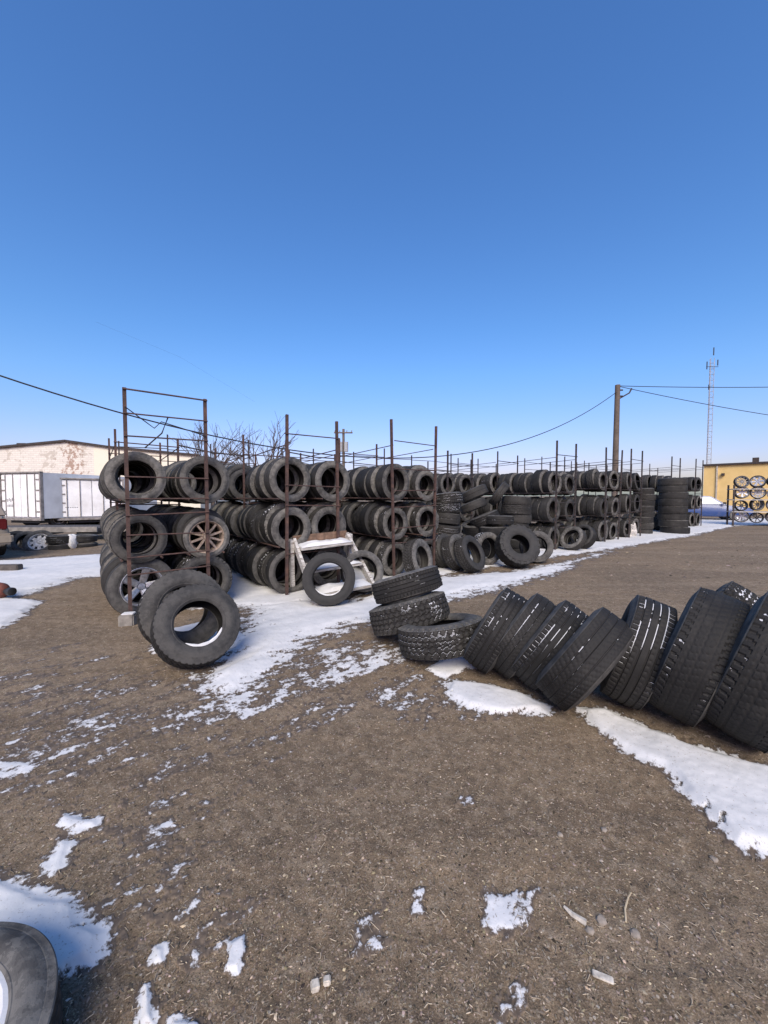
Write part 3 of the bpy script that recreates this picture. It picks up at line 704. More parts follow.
RACKS = [  # key, left post, right post, front setback v0, post top, description, bays, snow on the tyres
    ('r1', -1.79, -0.98, 0.0, 2.57, 'the rack holding two alloy wheels', 2, 0.35),
    ('r2', 0.04, 0.88, 0.0, 2.52, 'the rack behind the wooden steps', 2, 0.7),
    ('r3', 1.98, 2.93, 0.0, 2.68, 'the rack before the loose pile', 2, 0.2),
    ('r4', 5.45, 6.45, 2.0, 2.60, 'the set-back rack behind the loose pile', 1, 0.1),
    ('r5', 7.30, 8.30, 0.0, 2.80, 'the rack just past the loose pile', 2, 0.1),
    ('r6', 10.2, 11.16, 0.0, 2.85, 'the rack with the crooked leaning post', 1, 0.0),
    ('r7', 12.04, 13.0, 0.0, 2.95, 'the rack beside the tall tyre stack', 1, 0.0),
    ('r8', 16.07, 17.1, 0.0, 2.95, 'the rack behind the tall tyre stack', 1, 0.0),
    ('r9', 19.3, 20.4, 0.0, 3.05, 'the rack standing next to the blue car', 1, 0.0),
]
RACK_LABEL = {'r1': 'rusty two-post rack end with ladder rungs holding tyres and two alloy wheels', 'r2': 'rusty steel tyre rack behind the white wooden steps',
    'r3': 'rusty steel tyre rack between the wooden steps and the loose tyre pile', 'r4': 'low set-back steel tyre rack behind the loose tyre pile',
    'r5': 'dark steel tyre rack just past the loose tyre pile', 'r6': 'dark steel tyre rack with one crooked leaning post', 'r7': 'dark steel tyre rack beside the tall stack of flat tyres',
    'r8': 'dark steel tyre rack behind the tall stack of flat tyres', 'r9': 'dark steel tyre rack standing next to the blue car'}
BAY = 1.80
ZCS = {'r4': (0.325, 1.00, 1.74), 'r5': (0.325, 1.03, 1.75), 'r6': (0.33, 1.07, 1.90), 'r7': (0.33, 1.12, 1.88), 'r8': (0.33, 1.12, 1.92), 'r9': (0.33, 1.12, 1.92)}
HIDDEN = set()      # tyres the picture shows least of: they go into the joined mass
VISIBLE_KEYS = None
def hidden_rule(key): return key in HIDDEN
RUNGS = {'r1': (2.55, 2.30, 2.06, 1.61, 1.37, 1.20, 0.96, 0.73, 0.54), 'r2': (2.26, 1.54, 1.26, 0.60), 'r3': (2.32, 1.86, 1.50, 1.22, 0.86, 0.60)}
ALLOY_SPOTS = {('r1', 0, 1, 1, 0): 'bronze', ('r1', 0, 0, 0, 0): 'silver'}
tyre_keys = []
for key, t0, t1, v0, top, desc, bays, sn in RACKS:
    e = empty('tyre_rack', tv((t0 + t1) / 2, v0)); tag(e, RACK_LABEL[key], 'tyre rack', 'rows of steel tyre racks')
    org = e.location.copy()
    def lp(t, v, z): return tv(t, v, z) - org
    steel = RUST if key in ('r1', 'r2', 'r3') else DARKSTEEL
    cols = (t0 + 0.12, t1 - 0.08) if key != 'r1' else (t0 + 0.13, t1 + 0.0)
    if cols[1] - cols[0] < 0.672: cols = ((cols[0] + cols[1]) / 2 - 0.337, (cols[0] + cols[1]) / 2 + 0.337)
    rr_ = random.Random(key)
    for b in range(bays + 1):
        v = v0 + b * BAY - (0.03 if b == 0 else 0.06)
        for k, t in enumerate((t0, t1)):
            tp = top if b == 0 else top - rr_.uniform(0.02, 0.35)
            lean = 0.0
            if key == 'r6' and b == 0: lean = (-0.05, 0.16)[k]
            if key in ('r2', 'r3') and b == 0: lean = (0.03, -0.02, 0.0)[k] * (1 if key == 'r2' else -2.2)
            bar('post', lp(t + 0.0, v, -0.03), lp(t + lean, v, tp + rr_.uniform(-0.02, 0.05) * (b > 0)), 0.021 if b == 0 else 0.017, steel, e, 6, True)
        rungs = RUNGS.get(key, (top - 0.35, 1.9, 1.5, 1.22, 0.88, 0.58)) if b == 0 else (top - 0.4, 1.27, 0.6)
        for z in rungs:
            jit = rr_.uniform(-0.015, 0.015)
            bar('rung', lp(t0 - 0.02, v - 0.028, z + jit), lp(t1 + 0.02, v - 0.028, z - jit * 0.5), 0.0085 if z < 2.4 else 0.010, steel, e)
    for b in range(bays):
        for lv, zc in enumerate(ZCS.get(key, ZC)):
            for ct in cols:
                for s in (-1, 1):
                    if lv == 0: continue
                    bar('rail', lp(ct + s * 0.195, v0 + b * BAY - 0.01, zc - 0.275), lp(ct + s * 0.195, v0 + (b + 1) * BAY - 0.08, zc - 0.275), 0.012, steel, e)
        for k, t in enumerate((t0, t1)):
            if key in ('r1',) and b == 0: continue
            bar('rail', lp(t, v0 + b * BAY, top - 0.42), lp(t, v0 + (b + 1) * BAY - 0.06, top - 0.48), 0.008, steel, e)
    # tyres, each on its pair of rails
    for ci, ct in enumerate(cols):
        for lv, zc in enumerate(ZCS.get(key, ZC)):
            v = v0 + 0.02 + rr_.uniform(0, 0.05); nth = 0; b = 0
            vend = v0 + bays * BAY - 0.12
            if key == 'r5' and lv == 2: vend -= 0.4
            while v < vend:
                if v - v0 > (b + 1) * BAY - 0.33 or (key == 'r2' and ci == 0 and lv == 2 and b == 0 and nth >= 5): b += 1; v = v0 + b * BAY + 0.02; continue
                me = rr_.choice(RACK_MESHES)
                if key == 'r1' and lv > 0: me = (SMALL_A, SMALL_B, RACK_MESHES[6])[rr_.randrange(3)] if nth else (SMALL_A if lv == 2 else SMALL_B)
                kk = (key, b, ci, lv, nth)
                W, R = me['W'], me['R']
                sink = math.sqrt(max(0.01, R * R - 0.195 ** 2))
                z = (zc - 0.263 + sink) if lv else (R + 0.005 + float(gz(*(tv(ct, v).to_2d()))))
                ax = (-RV + RU * rr_.gauss(0, 0.055) + Vector((0, 0, rr_.gauss(0.02, 0.05)))).normalized()
                jt = 0.03 if nth < 2 else 0.045
                cpos = tv(ct + rr_.uniform(-jt, jt), v + W / 2, z + rr_.uniform(0, 0.008))
                side = ('trailer-side', 'building-side')[ci]; lvn = ('bottom', 'middle', 'top')[lv]
                who = f"{ORD[nth]} tyre" 
                lab = f"{who} in {lvn} {side} row of {desc}"
                if (key, b, ci, lv, nth) in ALLOY_SPOTS:
                    a = ALLOY_SPOTS[kk]
                    if a == 'bronze':
                        wheel(tyre_mesh('worn', 0.272, 0.195, 0.200, 96, 14, 0.004), rim_mesh(10, 0.200, 0.195, BRONZE, False), Vector((cpos.x, cpos.y, 0.702 + math.sqrt(0.272 ** 2 - 0.195 ** 2))), ax, 'dusty bronze ten-spoke alloy wheel in a tyre on the ladder rack')
                    else:
                        cpos = tv(ct, v + W / 2 + 0.03, 0.345)
                        wheel(tyre_mesh('touring', 0.345, 0.235, 0.216, 96, 14, 0.006), rim_mesh(5, 0.216, 0.235, SILVER, False, 0.07), cpos, ax, 'grey five-spoke alloy wheel in the bottom of the ladder rack')
                else:
                    tyre_keys.append((kk, me, cpos, ax, lab, sn * (1.0 if lv == 0 else 0.55)))
                v += W * 0.985 + rr_.choice((0.0, 0.0, 0.006, 0.035)); nth += 1
for kk, me, cpos, ax, lab, sn in tyre_keys:
    key, b, ci, lv, nth = kk
    deep = {'r1': 7, 'r2': 11, 'r3': 9, 'r4': 8, 'r5': 13, 'r6': 7, 'r7': 6, 'r8': 5, 'r9': 4}[key]
    if ci == 1: deep = {'r1': 2, 'r2': 4, 'r3': 3, 'r4': 2, 'r5': 3, 'r6': 3, 'r7': 2, 'r8': 2, 'r9': 2}[key]
    if nth >= deep and not (b > 0 and lv == 2 and nth < deep + 2 and ci == 0): add_mass(me, cpos, ax)
    else: tyre(me, cpos, ax, lab, 'tyres on the racks', sn)
if mass_co:
    co = np.concatenate(mass_co); q = np.concatenate(mass_q)
    me = bpy.data.meshes.new('tyre_mass'); me.vertices.add(len(co)); me.vertices.foreach_set('co', co.astype(np.float32).ravel())
    me.loops.add(len(q) * 4); me.loops.foreach_set('vertex_index', q.astype(np.int32).ravel())
    me.polygons.add(len(q)); me.polygons.foreach_set('loop_start', (np.arange(len(q)) * 4).astype(np.int32)); me.update(calc_edges=True)
    at_ = me.attributes.new('side', 'FLOAT', 'POINT'); at_.data.foreach_set('value', np.concatenate(mass_side).astype(np.float32))
    me.polygons.foreach_set('use_smooth', np.ones(len(q), bool)); me.set_sharp_from_angle(angle=R_(40))
    o = link('tyre_mass', me, RUBBER); o['snow'] = 0.0
    tag(o, 'more black tyres packed deep inside the racks', 'tyres', kind='stuff')
# rails that tie the rack tops together, and the leaning cable
for k, (ta, tb, v, z0, z1) in enumerate(((-0.98, 0.04, 1.74, 2.20, 2.10), (0.88, 1.98, 1.74, 2.22, 2.16), (2.93, 7.3, 3.54, 2.3, 2.2))):
    bm = bmesh.new(); tube(bm, [tv(ta, v, z0), tv((ta + tb) / 2, v, (z0 + z1) / 2 - 0.03), tv(tb, v, z1)], 0.012, 6)
    o = bm_done(bm, 'tie_rail', DARKSTEEL)
    tag(o, ('thin rusty rail joining the ladder rack to its neighbour', 'thin rusty rail joining the two racks by the wooden steps', 'long thin rail above the loose tyre pile')[k], 'rail')

# concrete block under the first rack post
p = tv(-1.79, -0.03); e = empty('concrete_block', (p.x + 0.01, p.y - 0.03, 0), R_(12)); tag(e, 'small concrete block against the foot of the ladder rack post', 'block')
bm = bmesh.new(); bx(bm, (0, -0.04, 0.055), (0.15, 0.13, 0.13)); bmesh.ops.bevel(bm, geom=bm.edges[:], offset=0.012, segments=2, affect='EDGES'); bm_done(bm, 'block', CONCRETE, e)
bm = bmesh.new(); bx(bm, (0.01, -0.05, 0.126), (0.12, 0.09, 0.014)); bmesh.ops.bevel(bm, geom=bm.edges[:], offset=0.006, segments=2, affect='EDGES'); bm_done(bm, 'snow', SNOW, e, True)

# ------------------------------------------------------------------ loose tyres
BIG = tyre_mesh('terrain', 0.385, 0.27, 0.212, 240, 30, 0.010)
BIG2 = tyre_mesh('winter', 0.385, 0.265, 0.212, 240, 30, 0.009)
MED = tyre_mesh('winter', 0.335, 0.235, 0.203, 200, 24, 0.008)
SMALL = tyre_mesh('touring', 0.30, 0.20, 0.203, 180, 24, 0.006)
ATF = tyre_mesh('terrain', 0.375, 0.27, 0.21, 240, 30, 0.010)
RIBF = tyre_mesh('rib', 0.345, 0.235, 0.216, 240, 30, 0.008)
TOURF = tyre_mesh('touring', 0.345, 0.235, 0.216, 240, 30, 0.007)
RIBG = tyre_mesh('rib', 0.375, 0.265, 0.229, 240, 30, 0.009)
BIGF = tyre_mesh('winter', 0.415, 0.285, 0.222, 240, 30, 0.009)
BIGT = tyre_mesh('shoulder', 0.43, 0.33, 0.222, 300, 60, 0.007)
WORNF = tyre_mesh('shoulder', 0.41, 0.29, 0.222, 300, 54, 0.006)
MUD = tyre_mesh('mud', 0.41, 0.36, 0.19, 200, 20, 0.010)
TRUCK = tyre_mesh('worn', 0.46, 0.295, 0.285, 140, 16, 0.006)
LOWPRO = tyre_mesh('touring', 0.37, 0.19, 0.268, 240, 24, 0.005)

def stand(me, px, py, d, axis, label, group=None, snow=0.0, lift=0.0, zc=None):
    """a tyre whose middle shows at (px, py), at distance d, resting on the ground with the given axle direction"""
    c = at(px, py, d); ax = Vector(axis).normalized()
    c.z = (rest_height(me['R'], me['W'] * 0.40, ax) + gzf(c) + lift) if zc is None else zc
    return tyre(me, c, ax, label, group, snow)

# the pair leaning against the ladder rack
L2T = tyre_mesh('winter', 0.352, 0.25, 0.196, 240, 30, 0.006); L1T = tyre_mesh('winter', 0.326, 0.245, 0.180, 240, 44, 0.007)
o = stand(L1T, 197, 627, 3.11, (0.56, -0.72, 0.52), 'large lugged tyre leaning on another, snow in its lower rim', 'tyres leaning by the ladder rack', 0.35)
snow_inside(o, o, 56, 0.80, 4); snow_lip(o, 1, -40, 66, 0.016, 5); o['dark'] = 0.5
o = stand(L2T, 183, 610, 3.44, (0.60, -0.74, 0.34), 'large studded-lug tyre behind the snow-rimmed tyre, against the ladder rack', 'tyres leaning by the ladder rack', 0.6)
snow_inside(o, o, 54, 0.75, 9); o['dark'] = 0.6
# propped against the wooden steps
o = stand(MED, 329, 585, 4.86, (0.12, -0.97, 0.22), 'grey-dusted tyre standing in front of the white wooden steps', 'tyres by the wooden steps', 0.1); snow_inside(o, o, 52, 0.62, 11); snow_lip(o, 1, -55, 45, 0.010, 12)
o = stand(SMALL, 362, 578, 5.45, (0.30, -0.88, 0.36), 'thin tyre tipped back beside the wooden steps, snow in its hollow', 'tyres by the wooden steps', 0.1); snow_inside(o, o, 54, 0.7, 13)
o = stand(MED, 418, 559, 6.35, (0.80, -0.55, 0.22), 'tyre leaning at the foot of the rack behind the three-tyre heap', 'tyres leaning below the racks', 0.1); snow_inside(o, o, 44, 0.4, 14)
o = stand(MED, 470, 557, 6.95, (0.66, -0.62, 0.42), 'clean-edged tyre leaning at the front of a slanted row on snow', 'tyres leaning below the racks', 0.1)
for k, (px, d, lab) in enumerate(((456, 7.18, 'second tyre of the slanted row on snow below the loose pile'), (444, 7.42, 'third tyre of the slanted row on snow, white-dusted tread'), (434, 7.64, 'last tyre of the slanted row on snow, touching the rack'))):
    stand(MED if k != 1 else RACK_MESHES[2], px, 556, d, (0.70, -0.62, 0.34), lab, 'tyres leaning below the racks', (0.2, 0.9, 0.8)[k])
stand(MUD, 517, 552, 7.45, (0.10, -0.90, 0.42), 'fat balloon tyre with side lugs and small hole leaning on the pile', None, 0.0)['dark'] = 0.85
stand(RACK_MESHES[3], 486, 545, 7.75, (0.45, -0.85, 0.12), 'tyre standing behind the fat balloon tyre, snow caught in its tread', 'tyres leaning below the racks', 0.9)
stand(RACK_MESHES[2], 536, 552, 7.95, (-0.2, -0.9, 0.2), 'tyre peeking out behind the fat balloon tyre', 'tyres leaning below the racks', 0.1)
stand(RACK_MESHES[0], 573, 539, 9.75, (-0.78, -0.42, 0.50), 'outer tyre of two tipped against the rack past the pile', 'two tyres tipped against the rack', 0.15)
stand(RACK_MESHES[5], 583, 539, 10.0, (-0.80, -0.38, 0.46), 'inner tyre of two tipped against the rack past the pile', 'two tyres tipped against the rack', 0.0)

# loose stacks between the racks
def stack(base, specs, labels, group, snow=0.2):
    z = gzf(base)
    for k, ((me, dx, dy, tx, ty, lift), lab) in enumerate(zip(specs, labels)):
        ax = Vector((tx, ty, 1)).normalized()
        h = me['W'] * 0.43
        c = Vector((base.x + dx, base.y + dy, z + h + lift))
        tyre(me, c, ax, lab, group, snow)
        z = z + 2 * h + lift
RM = RACK_MESHES
stack(at(447, 520, 8.0), [(RM[3], 0.08, 0, -.16, -.05, .03), (RM[2], 0.03, 0.02, -.20, -.10, 0.0), (RM[3], 0.0, 0, .05, -.12, 0), (RM[2], -0.04, 0.03, .16, -.14, 0.0), (RM[1], -0.05, 0, .10, .05, .0), (RM[3], -0.04, 0.02, -.08, .10, 0), (RM[2], 0.0, 0.02, -.10, .08, 0)],
      [f'{w} tyre of the crooked stack beside the rack at the pile' for w in ('bottom', 'second lowest', 'third lowest', 'middle', 'third highest', 'second highest', 'topmost')], 'tyres in the crooked stack', 0.75)
for me, px, py, d, ax, lab in (
    (RM[1], 474, 494, 8.9, (-.40, .16, .90), 'uppermost tyre tipped over in the loose pile'),
    (RM[4], 473, 506, 8.75, (-.36, .14, .92), 'tipped tyre second from the top of the loose pile'),
    (RM[2], 485, 519, 8.55, (-.38, .10, .92), 'lugged tyre slumped across the middle of the loose pile'),
    (RM[6], 499, 494, 9.0, (-.72, .22, .55), 'narrow tyre wedged on edge at the top of the loose pile'),
    (RM[6], 499, 520, 8.3, (.02, .06, 1), 'flat-lying ribbed tyre jutting from the front of the loose pile'),
    (RM[5], 494, 530, 8.35, (-.06, -.05, 1), 'flat tyre under the jutting ribbed tyre of the loose pile'),
    (RM[1], 477, 527, 8.7, (-.2, -.2, 1), 'tyre half buried low in the loose pile by the crooked stack')):
    tyre(me, at(px, py, d), ax, lab, 'tyres of the loose pile', 0.25)
stack(at(516, 520, 8.95), [(RM[0], .02, 0, 0, .03, .03), (RM[5], -.03, 0, .02, 0, 0), (RM[1], .02, .02, 0, .02, 0), (RM[4], -.02, 0, .03, -.02, 0), (RM[0], 0.03, 0, .02, 0, 0), (RM[3], .0, 0, .04, .04, 0), (RM[5], .0, 0, .08, .06, 0)],
      [f'{w} tyre of the straight stack behind the loose pile' for w in ('bottom', 'second lowest', 'third lowest', 'middle', 'third highest', 'second highest', 'topmost')], 'tyres in the straight stack', 0.05)
stack(at(485, 540, 8.95), [(RM[0], .0, 0, 0, .03, .03), (RM[2], -.06, 0, -.08, 0, 0), (RM[1], .02, .02, -.14, .02, 0)],
      [f'{w} tyre of the short stack buried in the loose pile' for w in ('bottom', 'middle', 'top')], 'tyres in the short stack', 0.1)
# tall stacks at the far end
tall = tv(15.3, -0.32); names = ('bottom', 'second', 'third', 'fourth', 'fifth', 'sixth', 'seventh', 'top')
stack(tall, [(TRUCK, rng.uniform(-.03, .03) + 0.06 - .018 * k, rng.uniform(-.03, .03), rng.uniform(-.02, .02), rng.uniform(-.02, .02), 0.004) for k in range(8)],
      [f'{w} truck tyre of the tall stack' + ('' if w in ('bottom', 'top') else ' counting from the ground') for w in names], 'truck tyres in the tall stack', 0.0)
tall2 = tv(14.1, 0.25)
stack(tall2, [(RM[(0, 1, 3, 2, 1, 3, 2, 3)[k]], rng.uniform(-.04, .04), rng.uniform(-.03, .03), rng.uniform(-.04, .04), rng.uniform(-.03, .03), 0.006) for k in range(8)],
      [f'{w} car tyre of the narrower stack beside the tall stack' for w in names], 'car tyres in the narrower stack', 0.0)

# heap of three, then the leaning row
tyre(ATF, Vector((0.50, 3.30, 0.155 + 0.035)), (-0.14, 0.17, 1), 'lugged tyre lying at the end of the leaning row, snow in its tread', 'heap of three tyres', 0.8)
tyre(BIG, Vector((0.245, 3.68, 0.270)), (-0.27, 0.22, 1), 'deep-lugged middle tyre of the three-tyre heap', 'heap of three tyres', 0.35)
tyre(RIBF, Vector((0.225, 3.76, 0.525)), (-0.29, 0.22, 1), 'ribbed top tyre of the three-tyre heap', 'heap of three tyres', 0.15)

def lean(me, px, d, yaw, lam, label, snow=0.5, dz=0.0, tip=0.0, group='tyres leaning in the long row'):
    y = R_(yaw); l = R_(lam)
    ax = Vector((math.cos(l), 0, -math.sin(l))); ax = Matrix.Rotation(y, 3, 'Z') @ ax
    zc = rest_height(me['R'], me['W'] * 0.38, ax)
    X = (px - 384) / 384.0 * d
    c = Vector((X, d, zc + float(gz(X, d)) + dz))
    o = tyre(me, c, ax, label, group, snow * 0.85); o['dark'] = 0.60; return o
RIBS = tyre_mesh('rib', 0.335, 0.245, 0.21, 240, 54, 0.006)
TOURS = tyre_mesh('touring', 0.335, 0.24, 0.21, 240, 54, 0.005)
TOURF = tyre_mesh('touring', 0.35, 0.265, 0.216, 240, 54, 0.005)
RIBG = tyre_mesh('rib', 0.36, 0.265, 0.225, 240, 54, 0.007)
lean(RIBS, 498, 3.00, -27, 28, 'first leaning tyre of the long row, next to the three-tyre heap', 0.55)
lean(TOURS, 525, 2.90, -31, 32, 'second leaning tyre of the long row counting from the heap', 0.5)
lean(RIBS, 552, 2.74, -34, 33, 'third leaning tyre of the row with white snow lines along its ribs', 0.9)
lean(TOURF, 587, 2.48, -39, 33, 'fourth leaning tyre of the row, fine sipes, its low edge in snow', 0.5)
lean(RIBG, 641, 2.54, -33, 17, 'fifth leaning tyre of the row with three snow-filled grooves', 0.9)
lean(WORNF, 702, 2.34, -44, 17, 'big worn tyre sixth in the leaning row, shoulder lugs only', 0.5)
lean(BIGT, 774, 2.12, -49, 17, 'biggest blocky tyre at the open end of the leaning row', 0.3)
lean(ATF, 716, 3.06, -46, 34, 'lugged tyre tipped behind the leaning row, snow zigzags in its tread', 0.75, 0.0, 0, 'tyres behind the leaning row')
lean(BIG2, 800, 2.72, -50, 28, 'tyre half seen behind the biggest blocky tyre', 0.5, 0.0, 0, 'tyres behind the leaning row')

# the tyre lying by the lower corner
o = tyre(LOWPRO, Vector((-1.115, 0.70, 0.088)), (-0.03, 0.0, 1), 'low-profile tyre lying flat on snow, snow crust round its bead', None, 0.0)
snow_lip(o, 1, -180, 180, 0.013, 21, Vector((1, 0, 0))); o['pale'] = 1.0

# ------------------------------------------------------------------ wooden steps
def make_steps():
    pL, pR = at(296, 540, 5.62), at(352, 540, 5.80); mid = (pL + pR) / 2; rz = math.atan2(pR.y - pL.y, pR.x - pL.x) + 0.30
    e = empty('wooden_steps', (mid.x, mid.y, -0.03), rz); e.rotation_euler = (R_(7), R_(-3), rz); tag(e, 'weathered white wooden steps with snow on the treads', 'steps')
    w = (pR - pL).to_2d().length
    for s in (-1, 1):
        bm = bmesh.new(); a = Vector((s * w / 2, 0.12, 0.80)); b = Vector((s * w / 2 + 0.02 * (1 + s), -0.80, 0.16)); d = b - a
        y = (b - a).normalized(); x = Vector((1, 0, 0)); z = x.cross(y).normalized(); x = y.cross(z).normalized()
        bx(bm, (a + b) / 2, (0.04, d.length, 0.11), Matrix((x, y, z)).transposed()); bm_done(bm, 'stringer', WWOOD, e)
        box_obj('leg', (s * (w / 2 + 0.045), 0.10, 0.40), (0.05, 0.09, 0.84), WWOOD, e)
        box_obj('leg', (s * (w / 2 + 0.035), -0.74, 0.09), (0.04, 0.08, 0.20), WWOOD, e)
    for k, (yy, zz, mat) in enumerate(((-0.02, 0.735, WWOOD), (-0.34, 0.505, WWOOD), (-0.64, 0.28, WWOOD))):
        t = box_obj('tread', (0, yy, zz), (w - 0.03, 0.29, 0.035), mat, e, None, 0.004)
        bm = bmesh.new(); n = 14; top = {}
        for i in range(n + 1):
            for j in range(6):
                u = -0.5 + i / n; q = -0.5 + j / 5; ed_ = min(1.0, 8 * (0.5 - abs(u)), 5 * (0.5 - abs(q)) + 0.15)
                top[i, j] = bm.verts.new((u * (w - 0.07), yy - 0.01 + q * 0.27, zz + 0.020 + 0.045 * ed_ * (0.7 + 0.5 * float(fbm(u * 5 + k * 7, q * 3, 2)))))
        for i in range(n):
            for j in range(5): bm.faces.new((top[i, j], top[i + 1, j], top[i + 1, j + 1], top[i, j + 1]))
        bm_done(bm, 'snow', SNOW, t, True)
    box_obj('back_board', (0, 0.15, 0.79), (w + 0.02, 0.03, 0.15), BROWNWOOD, e, None, 0.004)
    box_obj('brace', (0, -0.12, 0.44), (w - 0.1, 0.03, 0.06), WWOOD, e, Matrix.Rotation(R_(9), 3, 'Y'), 0.003)
make_steps()

# white bundle at the foot of the far racks
p = onground(626, 536); bm = bmesh.new(); bmesh.ops.create_icosphere(bm, subdivisions=4, radius=1.0)
for v in bm.verts:
    n = float(fbm(v.co.x * 2.2 + v.co.z * 1.3, v.co.y * 2.2 + v.co.z * 1.7, 4)); v.co *= 1 + 0.5 * n
    v.co.x *= 0.34; v.co.y *= 0.28; v.co.z = max(v.co.z, -0.7) * 0.30
o = bm_done(bm, 'tarp_bundle', simple('pale_tarp', (0.50, 0.47, 0.42), 0.8, 0, 0.35, 14), None, True); o.location = (p.x, p.y, 0.18)
tag(o, 'crumpled pale tarp bundle at the foot of the far rack', 'tarp')

# ------------------------------------------------------------------ left side: trailers, warehouse, junk
def mat_trailer():
    t = NT('dirty_white_panel'); o = t.obj()
    n = t.noise(o, 1.6, 6, 0.65); n2 = t.noise(o, 7.0, 6, 0.75)
    c = t.ramp(n, [(0.3, (0.62, 0.61, 0.58)), (0.6, (0.80, 0.80, 0.78))])
    c = t.mix(t.math('GREATER_THAN', n2, 0.66), c, (0.16, 0.12, 0.09))
    t.link(c, t.p.inputs['Base Color']); t.p.inputs['Roughness'].default_value = 0.5
    return t.m
TRAILER = mat_trailer(); GREYPANEL = simple('grey_panel', (0.60, 0.61, 0.60), 0.5, 0, 0.12, 2)
FRAME = simple('rusty_door_frame', (0.24, 0.22, 0.20), 0.7, 0.2, 0.4, 6)
STENCIL = simple('faded_lettering', (0.22, 0.22, 0.22), 0.8, 0, 0.3, 8)
def trailer(name, corner, rz, W, H, z0, L, label, sidemat, marks):
    e = empty(name, (corner.x, corner.y, 0), rz); tag(e, label, 'trailer', 'box trailers in front of the warehouse')
    # local: rear doors on y=0 facing -y, x from 0 to W, body behind
    box_obj('box_body', (W / 2, L / 2 + 0.06, z0 + H / 2), (W, L, H), sidemat, e)
    for k in (0, 1):
        x0 = 0.06 + k * (W - 0.12) / 2; w = (W - 0.12) / 2 - 0.02
        d = box_obj('door', (x0 + w / 2 + 0.01, 0.02, z0 + H / 2), (w, 0.05, H - 0.14), TRAILER, e, None, 0.006)
        for f in (0.36, 0.76):
            bm = bmesh.new(); xx = (0 if k else 0) + x0 + w * (f if k else 1 - f)
            tube(bm, [(xx, -0.03, z0 + 0.06), (xx, -0.03, z0 + H - 0.06)], 0.017, 6); bm_done(bm, 'lock_rod', FRAME, d)
        for j in range(4):
            xe = x0 if k == 0 else x0 + w
            box_obj('hinge', (xe + (0.10 if k == 0 else -0.10), -0.015, z0 + 0.30 + j * (H - 0.6) / 3), (0.24, 0.02, 0.06), FRAME, d)
    for x in (0.03, W - 0.03): box_obj('corner_post', (x, 0.0, z0 + H / 2), (0.07, 0.12, H + 0.02), FRAME, e)
    box_obj('header', (W / 2, 0.0, z0 + H + 0.012), (W + 0.01, 0.13, 0.06), FRAME, e)
    box_obj('sill', (W / 2, -0.02, z0 - 0.03), (W + 0.02, 0.14, 0.10), FRAME, e)
    box_obj('chassis', (W / 2, L / 2, z0 - 0.14), (W * 0.7, L * 0.96, 0.14), BLACKPAINT, e)
    for s in (0.18, 0.82):
        for y in (0.9, 2.0):
            wh = empty('axle_wheel'); wh.parent = e; wh.location = (W * s, y, 0.40); wh.rotation_euler = (0, R_(90 if s > .5 else -90), 0)
            o = link('tyre', RACK_MESHES[0], None, wh); o['snow'] = 0.0; o.scale = (1.28, 1.28, 1.1)
            o = link('rim', rim_mesh(0, 0.203, 0.225, STEELWHITE), None, wh); o.scale = (1.28, 1.28, 1.1)
    # faded lettering strokes
    for (x, z, w, h) in marks:
        o = box_obj('lettering', (x, 0.02 - 0.0285, z0 + z), (w, 0.002, h), STENCIL, e)
    return e
c1 = at(43, 523, 16.5)
trailer('box_trailer', Vector((c1.x - 2.42 * math.cos(R_(-14)), c1.y - 2.42 * math.sin(R_(-14)), 0)), R_(-14), 2.42, 1.99, 0.42, 6.0, 'dirty white box trailer with lock rods, beside the tan car', GREYPANEL,
        [(0.42 + 0.09 * k, 0.78 + 0.05 * (k % 2), 0.05, 0.13) for k in range(4)] + [(0.42 + 0.09 * k, 0.55, 0.05, 0.10) for k in range(4)])
c2 = at(58, 525, 17.2)
trailer('box_trailer', Vector((c2.x, c2.y, 0)), R_(38), 2.5, 1.80, 0.38, 6.0, 'white box trailer with rust spots and a grey side wall', GREYPANEL, [(0.3 + 0.08 * k, 0.5, 0.05, 0.03) for k in range(6)])

